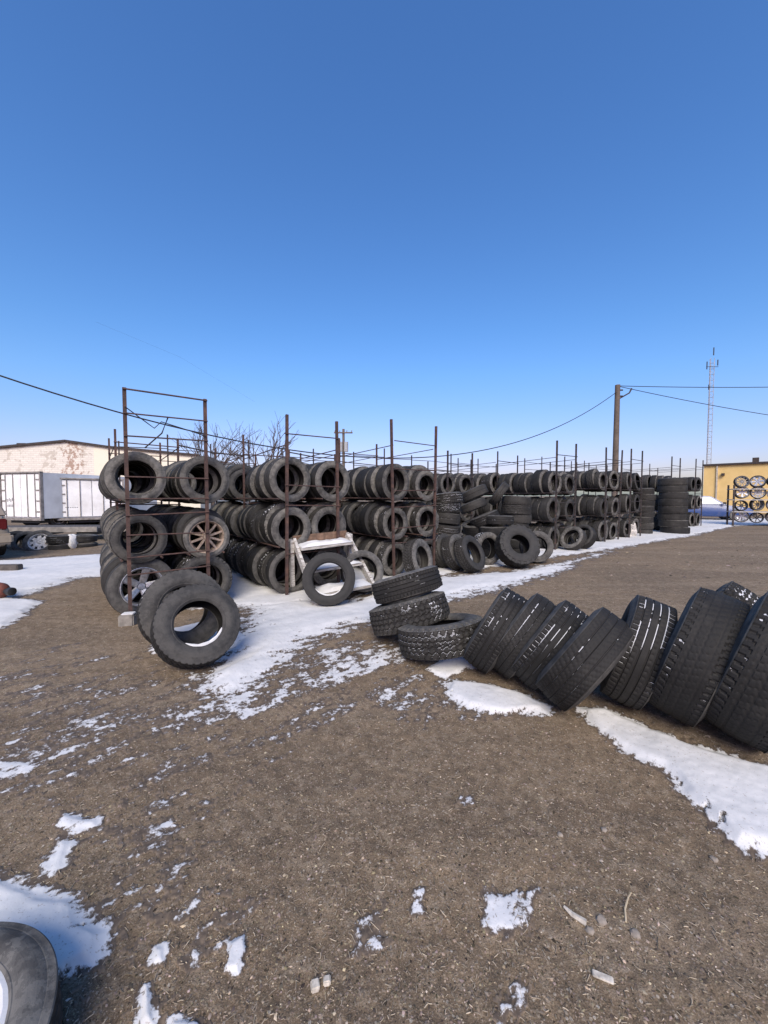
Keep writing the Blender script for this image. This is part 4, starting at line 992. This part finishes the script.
def mat_warehouse():
    t = NT('peeling_white_brick'); o = t.obj()
    mp = t.node('ShaderNodeMapping'); mp.inputs['Rotation'].default_value = (R_(90), 0, 0); t.link(o, mp.inputs[0])
    br = t.node('ShaderNodeTexBrick'); br.inputs['Scale'].default_value = 1.0; br.inputs['Brick Width'].default_value = 0.42; br.inputs['Row Height'].default_value = 0.16; br.inputs['Mortar Size'].default_value = 0.02
    br.inputs['Color1'].default_value = (0.60, 0.56, 0.49, 1); br.inputs['Color2'].default_value = (0.66, 0.62, 0.54, 1); br.inputs['Mortar'].default_value = (0.54, 0.50, 0.44, 1)
    t.link(mp.outputs[0], br.inputs['Vector'])
    n = t.noise(o, 0.45, 6, 0.7); n2 = t.noise(o, 2.2, 6, 0.75)
    sp = t.node('ShaderNodeSeparateXYZ'); t.link(o, sp.inputs[0])
    # bare red brick shows in a band near the ridge
    band = t.math('SUBTRACT', 1.0, t.math('MULTIPLY', t.math('ABSOLUTE', t.math('SUBTRACT', sp.outputs[0], 0.4)), 0.42))
    f = t.math('GREATER_THAN', t.math('ADD', t.math('MULTIPLY', n2, 1.0), t.math('MULTIPLY', band, 0.22)), 0.70)
    c = t.mix(t.math('MULTIPLY', f, 0.8), br.outputs['Color'], (0.27, 0.15, 0.10))
    c = t.mix(t.math('MULTIPLY', t.math('GREATER_THAN', t.math('ADD', t.math('MULTIPLY', n, 0.5), t.math('MULTIPLY', n2, 0.5)), 0.535), 0.5), c, (0.33, 0.28, 0.22))
    clean = t.math('GREATER_THAN', sp.outputs[0], 2.1)
    c = t.mix(t.math('MULTIPLY', clean, 0.9), c, (0.68, 0.63, 0.50))
    t.link(c, t.p.inputs['Base Color']); t.p.inputs['Roughness'].default_value = 0.9
    return t.m
def warehouse():
    d = 31.0; e = empty('warehouse', (at(68, 470, d).x, d, 0)); tag(e, 'long white painted brick warehouse with a low gable and peeling paint', 'building')
    def zt(py, px): return at(px, py, d).z
    xs = [(-60, 452.5), (0, 448), (68, 441.5), (110, 447.5), (200, 456)]
    pts = [(at(px, 480, d).x - e.location.x, zt(py, px)) for px, py in xs]
    bm = bmesh.new(); n = len(pts)
    f = [bm.verts.new((x, 0, z)) for x, z in pts] + [bm.verts.new((pts[-1][0], 0, -0.1)), bm.verts.new((pts[0][0], 0, -0.1))]
    b = [bm.verts.new((v.co.x, 18, v.co.z)) for v in f]
    bm.faces.new(f[::-1]); bm.faces.new(b)
    for i in range(len(f)): bm.faces.new((f[i], f[(i + 1) % len(f)], b[(i + 1) % len(f)], b[i]))
    bmesh.ops.recalc_face_normals(bm, faces=bm.faces[:]); bm_done(bm, 'wall', mat_warehouse(), e)
    for (xa, za), (xb, zb) in zip(pts, pts[1:]):
        bm = bmesh.new(); L = math.hypot(xb - xa, zb - za); M = Matrix.Rotation(-math.atan2(zb - za, xb - xa), 3, 'Y')
        bx(bm, ((xa + xb) / 2, -0.04, (za + zb) / 2 + 0.05), (L + 0.02, 0.30, 0.16), M); bm_done(bm, 'coping', DARKSTEEL, e)
    box_obj('vent', (at(18, 447, d).x - e.location.x, 0.5, zt(446, 18) + 0.12), (0.7, 0.5, 0.30), DARKSTEEL, e)
warehouse()

# scrap under the trailers
g = 'scrap in front of the trailers'
wheel(tyre_mesh('worn', 0.34, 0.22, 0.222, 96, 14, 0.004), rim_mesh(0, 0.222, 0.22, STEELWHITE), at(40, 543, 10.1), (0.35, -0.80, 0.50), 'white steel wheel tipped against tyres in front of the trailers', None, 'steel_wheel')
for k, (px, py, d, ax) in enumerate(((27, 543, 10.25, (0.5, -0.7, .45)), (17, 543, 10.4, (0.5, -0.72, .42)), (10, 544, 10.5, (0.5, -.7, .4)))):
    tyre(RM[k], at(px, py, d), ax, ('tyre directly behind the white steel wheel', 'middle tyre of three behind the white steel wheel', 'last tyre of three behind the white steel wheel')[k], g)
for k, (px, py, d) in enumerate(((62, 548, 10.3), (62, 539, 10.3), (84, 546, 10.6), (84, 538, 10.6))):
    tyre(RM[(k * 2) % 7], at(px, py, d), (0.03 * (k - 1), 0.02, 1), ('lower flat tyre next to the white steel wheel', 'upper flat tyre next to the white steel wheel', 'lower flat tyre by the ladder rack, near the trailers', 'upper flat tyre by the ladder rack, near the trailers')[k], g, 0.3)
p = onground(78, 547); bm = bmesh.new(); bmesh.ops.create_icosphere(bm, subdivisions=3, radius=1.0)
for v in bm.verts:
    n = float(fbm(v.co.x * 2 + 4, v.co.y * 2 + v.co.z * 2, 3)); v.co *= 1 + 0.4 * n; v.co.x *= 0.16; v.co.y *= 0.15; v.co.z *= 0.22
o = bm_done(bm, 'snow_lump', SNOW, None, True); o.location = (p.x, p.y - 0.2, 0.16); tag(o, 'small heap of snow between the flat tyres by the trailers', 'snow')
# long truck bed frame lying behind them
e = empty('truck_bed', at(45, 530, 12.6)); e.location.z = -0.16; e.rotation_euler.z = R_(6); tag(e, 'low rusty flatbed frame lying in front of the trailers', 'flatbed')
box_obj('deck', (0, 0, 0.50), (4.2, 1.6, 0.10), GREYWOOD, e); box_obj('side_rail', (0, -0.83, 0.52), (4.2, 0.05, 0.16), FRAME, e)
for x in (-1.5, 0.0, 1.5): box_obj('cross_member', (x, 0, 0.36), (0.12, 1.5, 0.17), BLACKPAINT, e)
for x in (-1.8, -0.6, 0.6, 1.8): box_obj('leg', (x, -0.5, 0.14), (0.10, 0.10, 0.28), BLACKPAINT, e)

# red gas bottle, timber
p = onground(-2, 601); e = empty('gas_cylinder', (p.x - 0.20, p.y + 0.12, 0.115), R_(-12)); tag(e, 'rusty red gas cylinder lying in the snow', 'cylinder')
bm = bmesh.new(); lathe(bm, [(0.0001, -0.62), (0.06, -0.61), (0.105, -0.56), (0.112, -0.50), (0.112, 0.10), (0.106, 0.17), (0.08, 0.22), (0.045, 0.245), (0.0001, 0.25)], 24)
o = bm_done(bm, 'body', mat_rust('red_rust', (0.19, 0.05, 0.03), (0.07, 0.03, 0.022)), e, True); o.rotation_euler = (0, R_(90), 0)
bm = bmesh.new(); lathe(bm, [(0.0001, 0.22), (0.035, 0.225), (0.035, 0.30), (0.055, 0.305), (0.055, 0.36), (0.03, 0.37), (0.0001, 0.37)], 14)
o = bm_done(bm, 'valve', BLACKPAINT, e, True); o.rotation_euler = (0, R_(90), 0)
p = onground(-6, 572); o = box_obj('timber', (0, 0, 0), (0.85, 0.14, 0.12), GREYWOOD, None, None, 0.012); o.location = (p.x - 0.02, p.y + 0.05, 0.065); o.rotation_euler = (0, 0, R_(6)); tag(o, 'dark square timber lying in snow behind the tan car', 'timber')

# ------------------------------------------------------------------ cars
def loft(bm, secs):
    rings = [[bm.verts.new(p) for p in s] for s in secs]
    n = len(rings[0])
    for a, b in zip(rings, rings[1:]):
        for k in range(n): bm.faces.new((a[k], a[(k + 1) % n], b[(k + 1) % n], b[k]))
    bm.faces.new(rings[0][::-1]); bm.faces.new(rings[-1])
    bmesh.ops.recalc_face_normals(bm, faces=bm.faces[:])
def car(name, loc, rz, paint, label, suv=False, glass=None, roof=None):
    """a car, nose at +x, tail at -x"""
    e = empty(name, loc, rz); tag(e, label, 'car')
    hw = 0.88
    def sec(x, zb, zt, w, wt): return [(x, -w * .94, zb), (x, -w, zb + .12), (x, -w, (zb + zt) / 2), (x, -wt, zt), (x, wt, zt), (x, w, (zb + zt) / 2), (x, w, zb + .12), (x, w * .94, zb)]
    bm = bmesh.new()
    zt = 0.98 if suv else 0.90
    loft(bm, [sec(-2.25, .34, .66, .66, .60), sec(-2.18, .30, zt - .03, .80, .72), sec(-1.7, .24, zt + .01, .88, .80), sec(-.6, .22, zt + .02, .90, .82), (sec(.7, .22, zt, .90, .80)), sec(1.6, .24, zt - .08, .88, .76), sec(2.1, .28, zt - .18, .80, .66), sec(2.22, .32, .60, .66, .56)])
    bmesh.ops.bevel(bm, geom=[ed for ed in bm.edges if ed.calc_face_angle(0) > 0.5], offset=0.04, segments=2, affect='EDGES')
    bm_done(bm, 'body', paint, e, True)
    bm = bmesh.new(); r = 1.70 if suv else 1.42
    xs = (-2.12, -1.75, -.2, .35, 1.0) if suv else (-1.75, -1.05, -.35, .25, 1.0)
    def cs(x, z, w): return [(x, -.80, zt - .03), (x, -w, z), (x, w, z), (x, .80, zt - .03)]
    loft(bm, [cs(xs[0], zt, .79), cs(xs[1], r - .04, .62), cs(xs[2], r, .62), cs(xs[3], r - .03, .62), cs(xs[4], zt, .78)])
    bmesh.ops.bevel(bm, geom=[ed for ed in bm.edges if ed.calc_face_angle(0) > 0.5], offset=0.03, segments=2, affect='EDGES')
    bm_done(bm, 'cabin', roof or paint, e, True)
    gm = glass or simple('dark_glass', (0.03, 0.035, 0.04), 0.12, 0, 0.1, 2)
    def pane(name, quad):
        bm = bmesh.new(); q = [Vector(p) for p in quad]; n = (q[1] - q[0]).cross(q[2] - q[0]).normalized()
        a = [bm.verts.new(p + n * 0.012) for p in q]; b = [bm.verts.new(p - n * 0.006) for p in q]
        bm.faces.new(a); bm.faces.new(b[::-1])
        for i in range(4): bm.faces.new((a[i], b[i], b[(i + 1) % 4], a[(i + 1) % 4]))
        bm_done(bm, name, gm, e)
    pane('windscreen', [(xs[4] - .06, -.66, zt + .04), (xs[4] - .06, .66, zt + .04), (xs[3] + .06, .55, r - .06), (xs[3] + .06, -.55, r - .06)])
    pane('rear_window', [(xs[0] + .05, .64, zt + .06), (xs[0] + .05, -.64, zt + .06), (xs[1] - .04, -.54, r - .09), (xs[1] - .04, .54, r - .09)])
    for s in (-1, 1):
        for xa, xb, xc, xd in ((xs[1] + .02, xs[2] - .25, xs[2] - .25, xs[0] + .40), (xs[2] - .18, xs[3] - .02, xs[4] - .28, xs[2] - .18)):
            q = [(xa, s * .635, r - .09), (xb, s * .635, r - .08), (xc, s * .79, zt + .05), (xd, s * .79, zt + .05)]
            pane('side_window', q if s > 0 else q[::-1])
        for x in (-1.38, 1.38):
            w = empty('wheel'); w.parent = e; w.location = (x, s * .80, .325); w.rotation_euler = (R_(-90 * s), 0, 0)
            t = link('tyre', RACK_MESHES[1], None, w); t['snow'] = 0.0; link('rim', rim_mesh(5, 0.216, 0.235, SILVER), None, w)
        box_obj('tail_light', (-2.20, s * .64, zt - .20), (.10, .22, .24), simple('red_lens', (0.10, 0.012, 0.012), 0.25, 0, 0.1, 3), e, None, 0.02)
        box_obj('headlight', (2.10, s * .58, .66), (.12, .26, .13), simple('clear_lens', (0.5, 0.5, 0.5), 0.2, 0, 0.1, 3), e, None, 0.02)
        box_obj('mirror', (.80, s * .98, zt + .10), (.12, .18, .11), BLACKPAINT, e, None, 0.02)
    bm = bmesh.new(); bx(bm, (-2.24, 0, .46), (.16, 1.66, .24)); bmesh.ops.bevel(bm, geom=bm.edges[:], offset=0.05, segments=2, affect='EDGES'); bm_done(bm, 'rear_bumper', paint, e, True)
    bm = bmesh.new(); bx(bm, (2.20, 0, .42), (.16, 1.62, .22)); bmesh.ops.bevel(bm, geom=bm.edges[:], offset=0.05, segments=2, affect='EDGES'); bm_done(bm, 'front_bumper', BLACKPAINT, e, True)
    return e
def paint(name, col, rough=0.35, dirt=0.3):
    t = NT(name); o = t.obj(); n = t.noise(o, 5, 5, 0.65)
    c = t.mix(t.math('MULTIPLY', t.math('GREATER_THAN', n, 0.58), dirt), col, (0.20, 0.17, 0.13)); t.link(c, t.p.inputs['Base Color'])
    t.p.inputs['Roughness'].default_value = rough; t.p.inputs['Coat Weight'].default_value = 0.3; return t.m
p = at(9, 530, 7.6); car('parked_car', (p.x - 3.20, p.y + 1.25, 0), R_(152), paint('tan_paint', (0.30, 0.25, 0.185)), 'tan car parked with its tail to the timber in the snow', True)
p = onground(712, 521.0); p = p * (21.5 / p.y); car('parked_car', (p.x + 0.5, 22.9, 0), R_(-24), paint('blue_paint', (0.020, 0.052, 0.17), 0.4, 0.15), 'blue car with a pale windscreen behind the far racks', False, simple('frosted_glass', (0.60, 0.64, 0.68), 0.3, 0, 0.15, 4))

# ------------------------------------------------------------------ far right: tan building, wheel rack
e = empty('tan_building', (0, 0, 0)); A = at(704, 466, 34.0); B = at(790, 461.5, 30.2)
zt = A.z; dirn = (B - A).to_2d().normalized(); e.location = (A.x, A.y, 0); e.rotation_euler.z = math.atan2(dirn.y, dirn.x); tag(e, 'long tan stucco building with a dark flat parapet', 'building')
TAN = NT('tan_stucco'); f = TAN.noise(TAN.obj(), 1.3, 5, 0.6); TAN.link(TAN.ramp(f, [(0.3, (0.60, 0.42, 0.16)), (0.7, (0.70, 0.50, 0.21))]), TAN.p.inputs['Base Color']); TAN.p.inputs['Roughness'].default_value = 0.9; TAN = TAN.m
box_obj('wall', (15, 6, zt / 2 - 0.05), (30, 12, zt + 0.1), TAN, e); box_obj('coping', (15, -0.02, zt + 0.06), (30.2, 0.3, 0.16), DARKSTEEL, e)
box_obj('vent', (3.2, 1.5, zt + 0.35), (0.4, 0.4, 0.5), DARKSTEEL, e); box_obj('downpipe', (0.9, -0.06, zt / 2), (0.10, 0.10, zt), simple('pale_pipe', (0.45, 0.40, 0.32), 0.6), e); box_obj('lamp', (1.3, -0.15, zt - 0.8), (0.2, 0.25, 0.2), DARKSTEEL, e)

def wheel_rack():
    d0 = 18.0; pa = at(733, 520, d0); e = empty('wheel_rack', (pa.x, pa.y, 0), R_(-22)); tag(e, 'open steel shelf of alloy wheels beside the tan building', 'wheel rack')
    L = 3.6
    for x in (0, L / 2, L):
        for y in (0, 0.6): box_obj('post', (x, y, 0.95), (0.06, 0.06, 1.95), DARKSTEEL, e)
    zs = (0.10, 0.66, 1.22, 1.72)
    for z in zs[1:]: box_obj('shelf', (L / 2, 0.30, z), (L + 0.1, 0.66, 0.035), simple('pale_shelf', (0.40, 0.38, 0.35), 0.7), e)
    q = 0; M = Matrix.Translation(e.location) @ Matrix.Rotation(R_(-22), 4, 'Z')
    GUN = simple('gunmetal_alloy', (0.11, 0.11, 0.115), 0.45, 0.6, 0.3, 20)
    styles = [(5, SILVER, 'five-spoke silver wheel'), (10, GUN, 'ten-spoke dark grey wheel'), (0, STEELWHITE, 'white steel wheel'), (7, BLACKPAINT, 'seven-spoke black wheel'), (6, SILVER, 'six-spoke silver wheel')]
    for lv, z in enumerate(zs):
        for k in range(5):
            n, mat, nm = styles[(lv * 2 + k * 3 + (lv == 1)) % 5]
            rb = 0.235
            c = M @ Vector((0.36 + k * 0.60 + rng.uniform(-.03, .03), 0.26, z + rb * 1.1 + 0.03)); ax = (M.to_3x3() @ Vector((rng.uniform(-.5, .35), -1, rng.uniform(-.05, .2) if lv < 3 else rng.uniform(.2, .7)))).normalized()
            tme = tyre_mesh('worn', 0.285, 0.20, 0.235, 64, 10, 0.004) if (lv + k) % 3 != 1 or lv == 3 else None
            if tme: c = c + Vector((0, 0, 0.055))
            wheel(tme, rim_mesh(n, rb, 0.2, mat), c, ax, f"{nm}, {('first', 'second', 'third', 'fourth', 'fifth')[k]} from the post on the {('ground', 'lower shelf', 'middle shelf', 'top shelf')[lv]} of the wheel rack", 'wheels on the wheel rack')
wheel_rack()

# ------------------------------------------------------------------ poles, wires, mast, trees
POLEWOOD = simple('pole_wood', (0.11, 0.085, 0.065), 0.9, 0, 0.3, 3)
def wire(name, pts, r, label):
    bm = bmesh.new(); tube(bm, pts, r, 5); o = bm_done(bm, name, WIRE, None, True); tag(o, label, 'wire', 'overhead wires'); return o
P = Vector((15.6, 26.0, 0)); ztop = at(614, 385, 26).z
e = empty('utility_pole', (P.x, P.y, 0)); tag(e, 'tall bare wooden utility pole behind the racks with wires at its top', 'utility pole')
bm = bmesh.new(); tube(bm, [(0, 0, -0.2), (0, 0, ztop * .5), (0.02, 0, ztop)], [0.20, 0.18, 0.155], 12); bm_done(bm, 'pole', POLEWOOD, e, True)
bm = bmesh.new(); tube(bm, [(0.15, 0, ztop - .9), (0.75, -0.1, ztop - .55), (0.9, -.1, ztop - .25)], 0.05, 6); bm_done(bm, 'bracket', DARKSTEEL, e)
for z in (ztop - .35, ztop - 0.75):
    bm = bmesh.new(); tube(bm, [(0.16, -0.05, z), (0.34, -0.05, z)], 0.05, 8); bm_done(bm, 'insulator', DARKSTEEL, e)
S = Vector((-12, 9, 0))
def wz(a): return 4.58 - 8.45 * (a - .067) + 14.75 * (a - .067) * (a - .151)
wire('power_cable', [(S + (P - S) * a) * 1.0 + Vector((0, 0, wz(a))) for a in [k / 48 for k in range(49)]], 0.022, 'black cable sagging over the racks to the bare wooden pole')
Q = Vector((45, 28, 0))
wire('power_cable', [P + (Q - P) * a + Vector((0.2, 0, 8.75 - 1.5 * a * (1 - a) + 1.3 * a)) for a in [k / 20 for k in range(21)]], 0.024, 'upper cable running from the bare pole over the tan building')
wire('power_cable', [P + (Q - P) * a + Vector((0.2, 0, 8.7 - 3.2 * a - 2.4 * a * (1 - a))) for a in [k / 20 for k in range(21)]], 0.022, 'lower cable dropping from the bare pole past the thin mast')
wire('power_cable', [at(96, 322, 60), at(180, 357, 66), at(255, 402, 72)], 0.007, 'faint far wire high above the ladder rack')
wire('loose_cable', [tv(-1.79, -0.06, 2.36), tv(-1.6, -.05, 2.22), tv(-1.52, -.05, 2.16), tv(-1.45, -.05, 2.24), tv(-1.2, -.05, 2.18), tv(-.98, -.06, 2.12)], 0.006, 'loose thin cable hung between the two ladder rack posts')
wire('loose_cable', [tv(-1.38, -.04, 2.30), tv(-1.44, 0.0, 2.12), tv(-1.6, 0.1, 1.95)], 0.008, 'short loose cable dangling from a rung of the ladder rack')
# second pole with crossarm
d = 44.0; b = at(343.5, 440, d); zt2 = at(343.5, 429, d).z; e = empty('utility_pole', (b.x, b.y, 0)); tag(e, 'distant utility pole with crossarm and grey transformer', 'utility pole')
bm = bmesh.new(); tube(bm, [(0, 0, -.2), (0, 0, zt2)], [0.19, 0.14], 10); bm_done(bm, 'pole', POLEWOOD, e, True)
box_obj('crossarm', (0, -.16, zt2 - .45), (2.1, .12, .14), POLEWOOD, e)
for x in (-.95, -.4, .4, .95):
    bm = bmesh.new(); tube(bm, [(x, -.16, zt2 - .38), (x, -.16, zt2 - .18)], .05, 8); bm_done(bm, 'insulator', CONCRETE, e)
for x in (-.30, .32):
    bm = bmesh.new(); tube(bm, [(x, -.3, zt2 - 2.6), (x, -.3, zt2 - 1.5)], .24, 12); bm_done(bm, 'transformer', simple('grey_can', (0.30, 0.31, 0.32), 0.6), e, True)
# mast
d = 62.0; b = at(709, 440, d); zm = at(709, 348, d).z; e = empty('radio_mast', (b.x, b.y, 0)); tag(e, 'slim lattice radio mast rising beyond the tan building', 'mast')
MAST = simple('mast_steel', (0.34, 0.32, 0.31), 0.6, 0.3, 0.3, 2); hs_ = .34
cs3 = [Vector((hs_ * math.cos(a), hs_ * math.sin(a), 0)) for a in (R_(90), R_(210), R_(330))]
for c in cs3:
    bm = bmesh.new(); tube(bm, [c, c + Vector((0, 0, zm - 1.6))], .034, 6); bm_done(bm, 'leg', MAST, e)
bm = bmesh.new(); n = int((zm - 1.6) / .9)
for k in range(n):
    for i in range(3):
        a, c = cs3[i], cs3[(i + 1) % 3]; z0, z1 = k * .9, (k + 1) * .9
        tube(bm, [a + Vector((0, 0, z0)), c + Vector((0, 0, z1))], .016, 4, False); tube(bm, [a + Vector((0, 0, z1)), c + Vector((0, 0, z1))], .020, 4, False)
o = bm_done(bm, 'bracing', MAST, e); o['kind'] = 'stuff'
for x, z, h in ((-.9, zm - 3.4, 1.2), (.1, zm - 1.2, 1.2), (.8, zm - 2.8, .9), (-.5, zm - 6.6, .8)):
    bm = bmesh.new(); tube(bm, [(x, -.2, z), (x, -.2, z + h)], .07, 6); bm_done(bm, 'antenna', DARKSTEEL, e)
bm = bmesh.new(); tube(bm, [(-1.0, -.2, zm - 3.0), (.9, -.2, zm - 3.0)], .04, 6); bm_done(bm, 'antenna_arm', DARKSTEEL, e)
# bare trees
BARK = simple('bare_bark', (0.085, 0.065, 0.052), 0.9, 0, 0.3, 4)
def bare_tree(px, ptop, pw, d, seed, label):
    r = random.Random(seed); b = at(px, 480, d); h = at(px, ptop, d).z; e = empty('bare_tree', (b.x, b.y, 0)); tag(e, label, 'tree', 'bare trees behind the racks')
    bm = bmesh.new(); tube(bm, [(0, 0, -.1), (.05, 0, h * .18), (.1, .05, h * .36)], [.17, .14, .11], 8); bm_done(bm, 'trunk', BARK, e, True)
    bm = bmesh.new(); wmax = pw / 384 * d
    def grow(p, dr, L, rad, lev):
        q = p + dr * L * .5 + Vector((r.gauss(0, .05), r.gauss(0, .05), r.gauss(0, .03))) * L; s = p + dr * L
        tube(bm, [p, q, s], [rad, rad * .8, rad * .6], 4 if lev > 1 else 6, False)
        if lev >= 4: return
        for k in range(3 if lev < 4 else 2):
            nd = (dr + Vector((r.gauss(0, .48), r.gauss(0, .48), r.gauss(0.28, .22)))).normalized()
            grow(p + dr * L * r.uniform(.55, 1), nd, L * r.uniform(.62, .82), rad * .58, lev + 1)
    for k in range(6):
        a = k * 1.05 + r.uniform(-.3, .3); grow(Vector((.1, .05, h * r.uniform(.22, .36))), Vector((math.cos(a) * .55, math.sin(a) * .55, 1)).normalized(), h * .30, .06, 1)
    bm_done(bm, 'crown', BARK, e)
bare_tree(212, 412, 50, 27, 3, 'bare spreading tree seen between the ladder rack posts')
bare_tree(262, 420, 36, 25, 8, 'smaller bare tree rising behind the second rack')

# ------------------------------------------------------------------ further racks behind: posts and rails above the tyres
def back_rack(t0, t1, v, tops, label):
    e = empty('rack_frame', tv((t0 + t1) / 2, v)); tag(e, label, 'rack frame', 'frames standing behind the racks'); org = e.location.copy()
    n = len(tops)
    pp = [tv(t0 + (t1 - t0) * k / (n - 1), v) - org for k in range(n)]
    for p, tp in zip(pp, tops): bar('post', p + Vector((0, 0, -.03)), p + Vector((0, 0, tp)), 0.018, DARKSTEEL, e, 6, True)
    for z in (min(tops) - .12, min(tops) - .42, 1.9):
        for a, b2 in zip(pp, pp[1:]): bar('rung', a + Vector((0, 0, z + rng.uniform(-.03, .03))), b2 + Vector((0, 0, z + rng.uniform(-.03, .03))), 0.010, DARKSTEEL, e)
back_rack(-1.5, 3.6, 6.0, (2.7, 2.95, 2.8, 3.0, 2.75, 2.9), 'long bare frame of posts and rails behind the ladder rack')
back_rack(4.6, 12.0, 5.2, (2.8, 3.0, 2.85, 3.1, 2.9, 2.95, 2.8), 'long bare frame of posts and rails behind the loose pile')
back_rack(12.6, 22.0, 4.2, (3.0, 3.15, 2.95, 3.1, 3.2, 3.0, 3.1, 3.0), 'long bare frame of posts and rails behind the tall stack')

# ------------------------------------------------------------------ small things on the dirt
def bit(name, px, py, s, rz, mat, label, cat, bev=0.002, tilt=0.0):
    p = onground(px, py); o = box_obj(name, (0, 0, 0), s, mat, None, None, bev); o.location = (p.x, p.y, gzf(p) + s[2] / 2 + 0.003); o.rotation_euler = (tilt, tilt, R_(rz)); tag(o, label, cat); return o
PALE = simple('pale_chip', (0.46, 0.42, 0.35), 0.85, 0, 0.4, 60)
bit('wood_chip', 603, 977, (0.055, 0.020, 0.005), -22, PALE, 'flat pale strip of wood on the bare dirt', 'wood chip')
bit('foam_cube', 315, 983, (0.024, 0.024, 0.018), 20, PALE, 'left of two pale cubes lying on the dirt' if False else 'slightly larger of two pale cubes lying on the dirt', 'cube', 0.003, 0.1)
bit('foam_cube', 327, 978, (0.021, 0.020, 0.016), 5, PALE, 'slightly smaller of two pale cubes lying on the dirt', 'cube', 0.003, -0.08)
def stone(px, py, s, label, seed):
    p = onground(px, py); bm = bmesh.new(); bmesh.ops.create_icosphere(bm, subdivisions=2, radius=s)
    r = random.Random(seed)
    for v in bm.verts: v.co *= r.uniform(.8, 1.15); v.co.z *= .62
    o = bm_done(bm, 'stone', simple('stone_%d' % seed, (0.24, 0.205, 0.165), 0.9, 0, 0.25, 60), None, True); o.location = (p.x, p.y, gzf(p) + s * .18); tag(o, label, 'stone')
stone(601, 920, .017, 'round tan stone beside the white plastic sliver', 1); stone(635, 933, .016, 'round tan stone at the foot of the bent twig', 2); stone(590, 930, .013, 'flat dark stone touching the plastic sliver', 3)
stone(604, 828, .013, 'pale flat stone in the middle of bare dirt', 4); stone(714, 857, .014, 'pale stone near the edge of the snow strip', 5); stone(560, 834, .012, 'small tan stone on the open dirt', 6)
bm = bmesh.new(); a, b_, c_ = onground(564, 907), onground(572, 915), onground(586, 924)
for p in (a, b_, c_): p.z = gzf(p) + .009
tube(bm, [a, b_, c_], [.004, .008, .010], 6); o = bm_done(bm, 'plastic_sliver', PALE, None, True); tag(o, 'white plastic sliver lying on the dirt', 'plastic')
bm = bmesh.new(); pts = [onground(x, y) for x, y in ((626, 922), (625, 910), (628, 900), (631, 896))]
for k, p in enumerate(pts): p.z = gzf(p) + .006 + .004 * k
tube(bm, pts, [.003, .003, .0025, .002], 5); o = bm_done(bm, 'twig', simple('straw', (0.40, 0.33, 0.22), 0.9), None, True); tag(o, 'bent pale twig above a round tan stone', 'twig')
print('TYRES', sum(1 for o in C.objects if o.name.startswith('tyre') and o.parent is None), 'SNOW_TRIS', SNOW_TRIS)
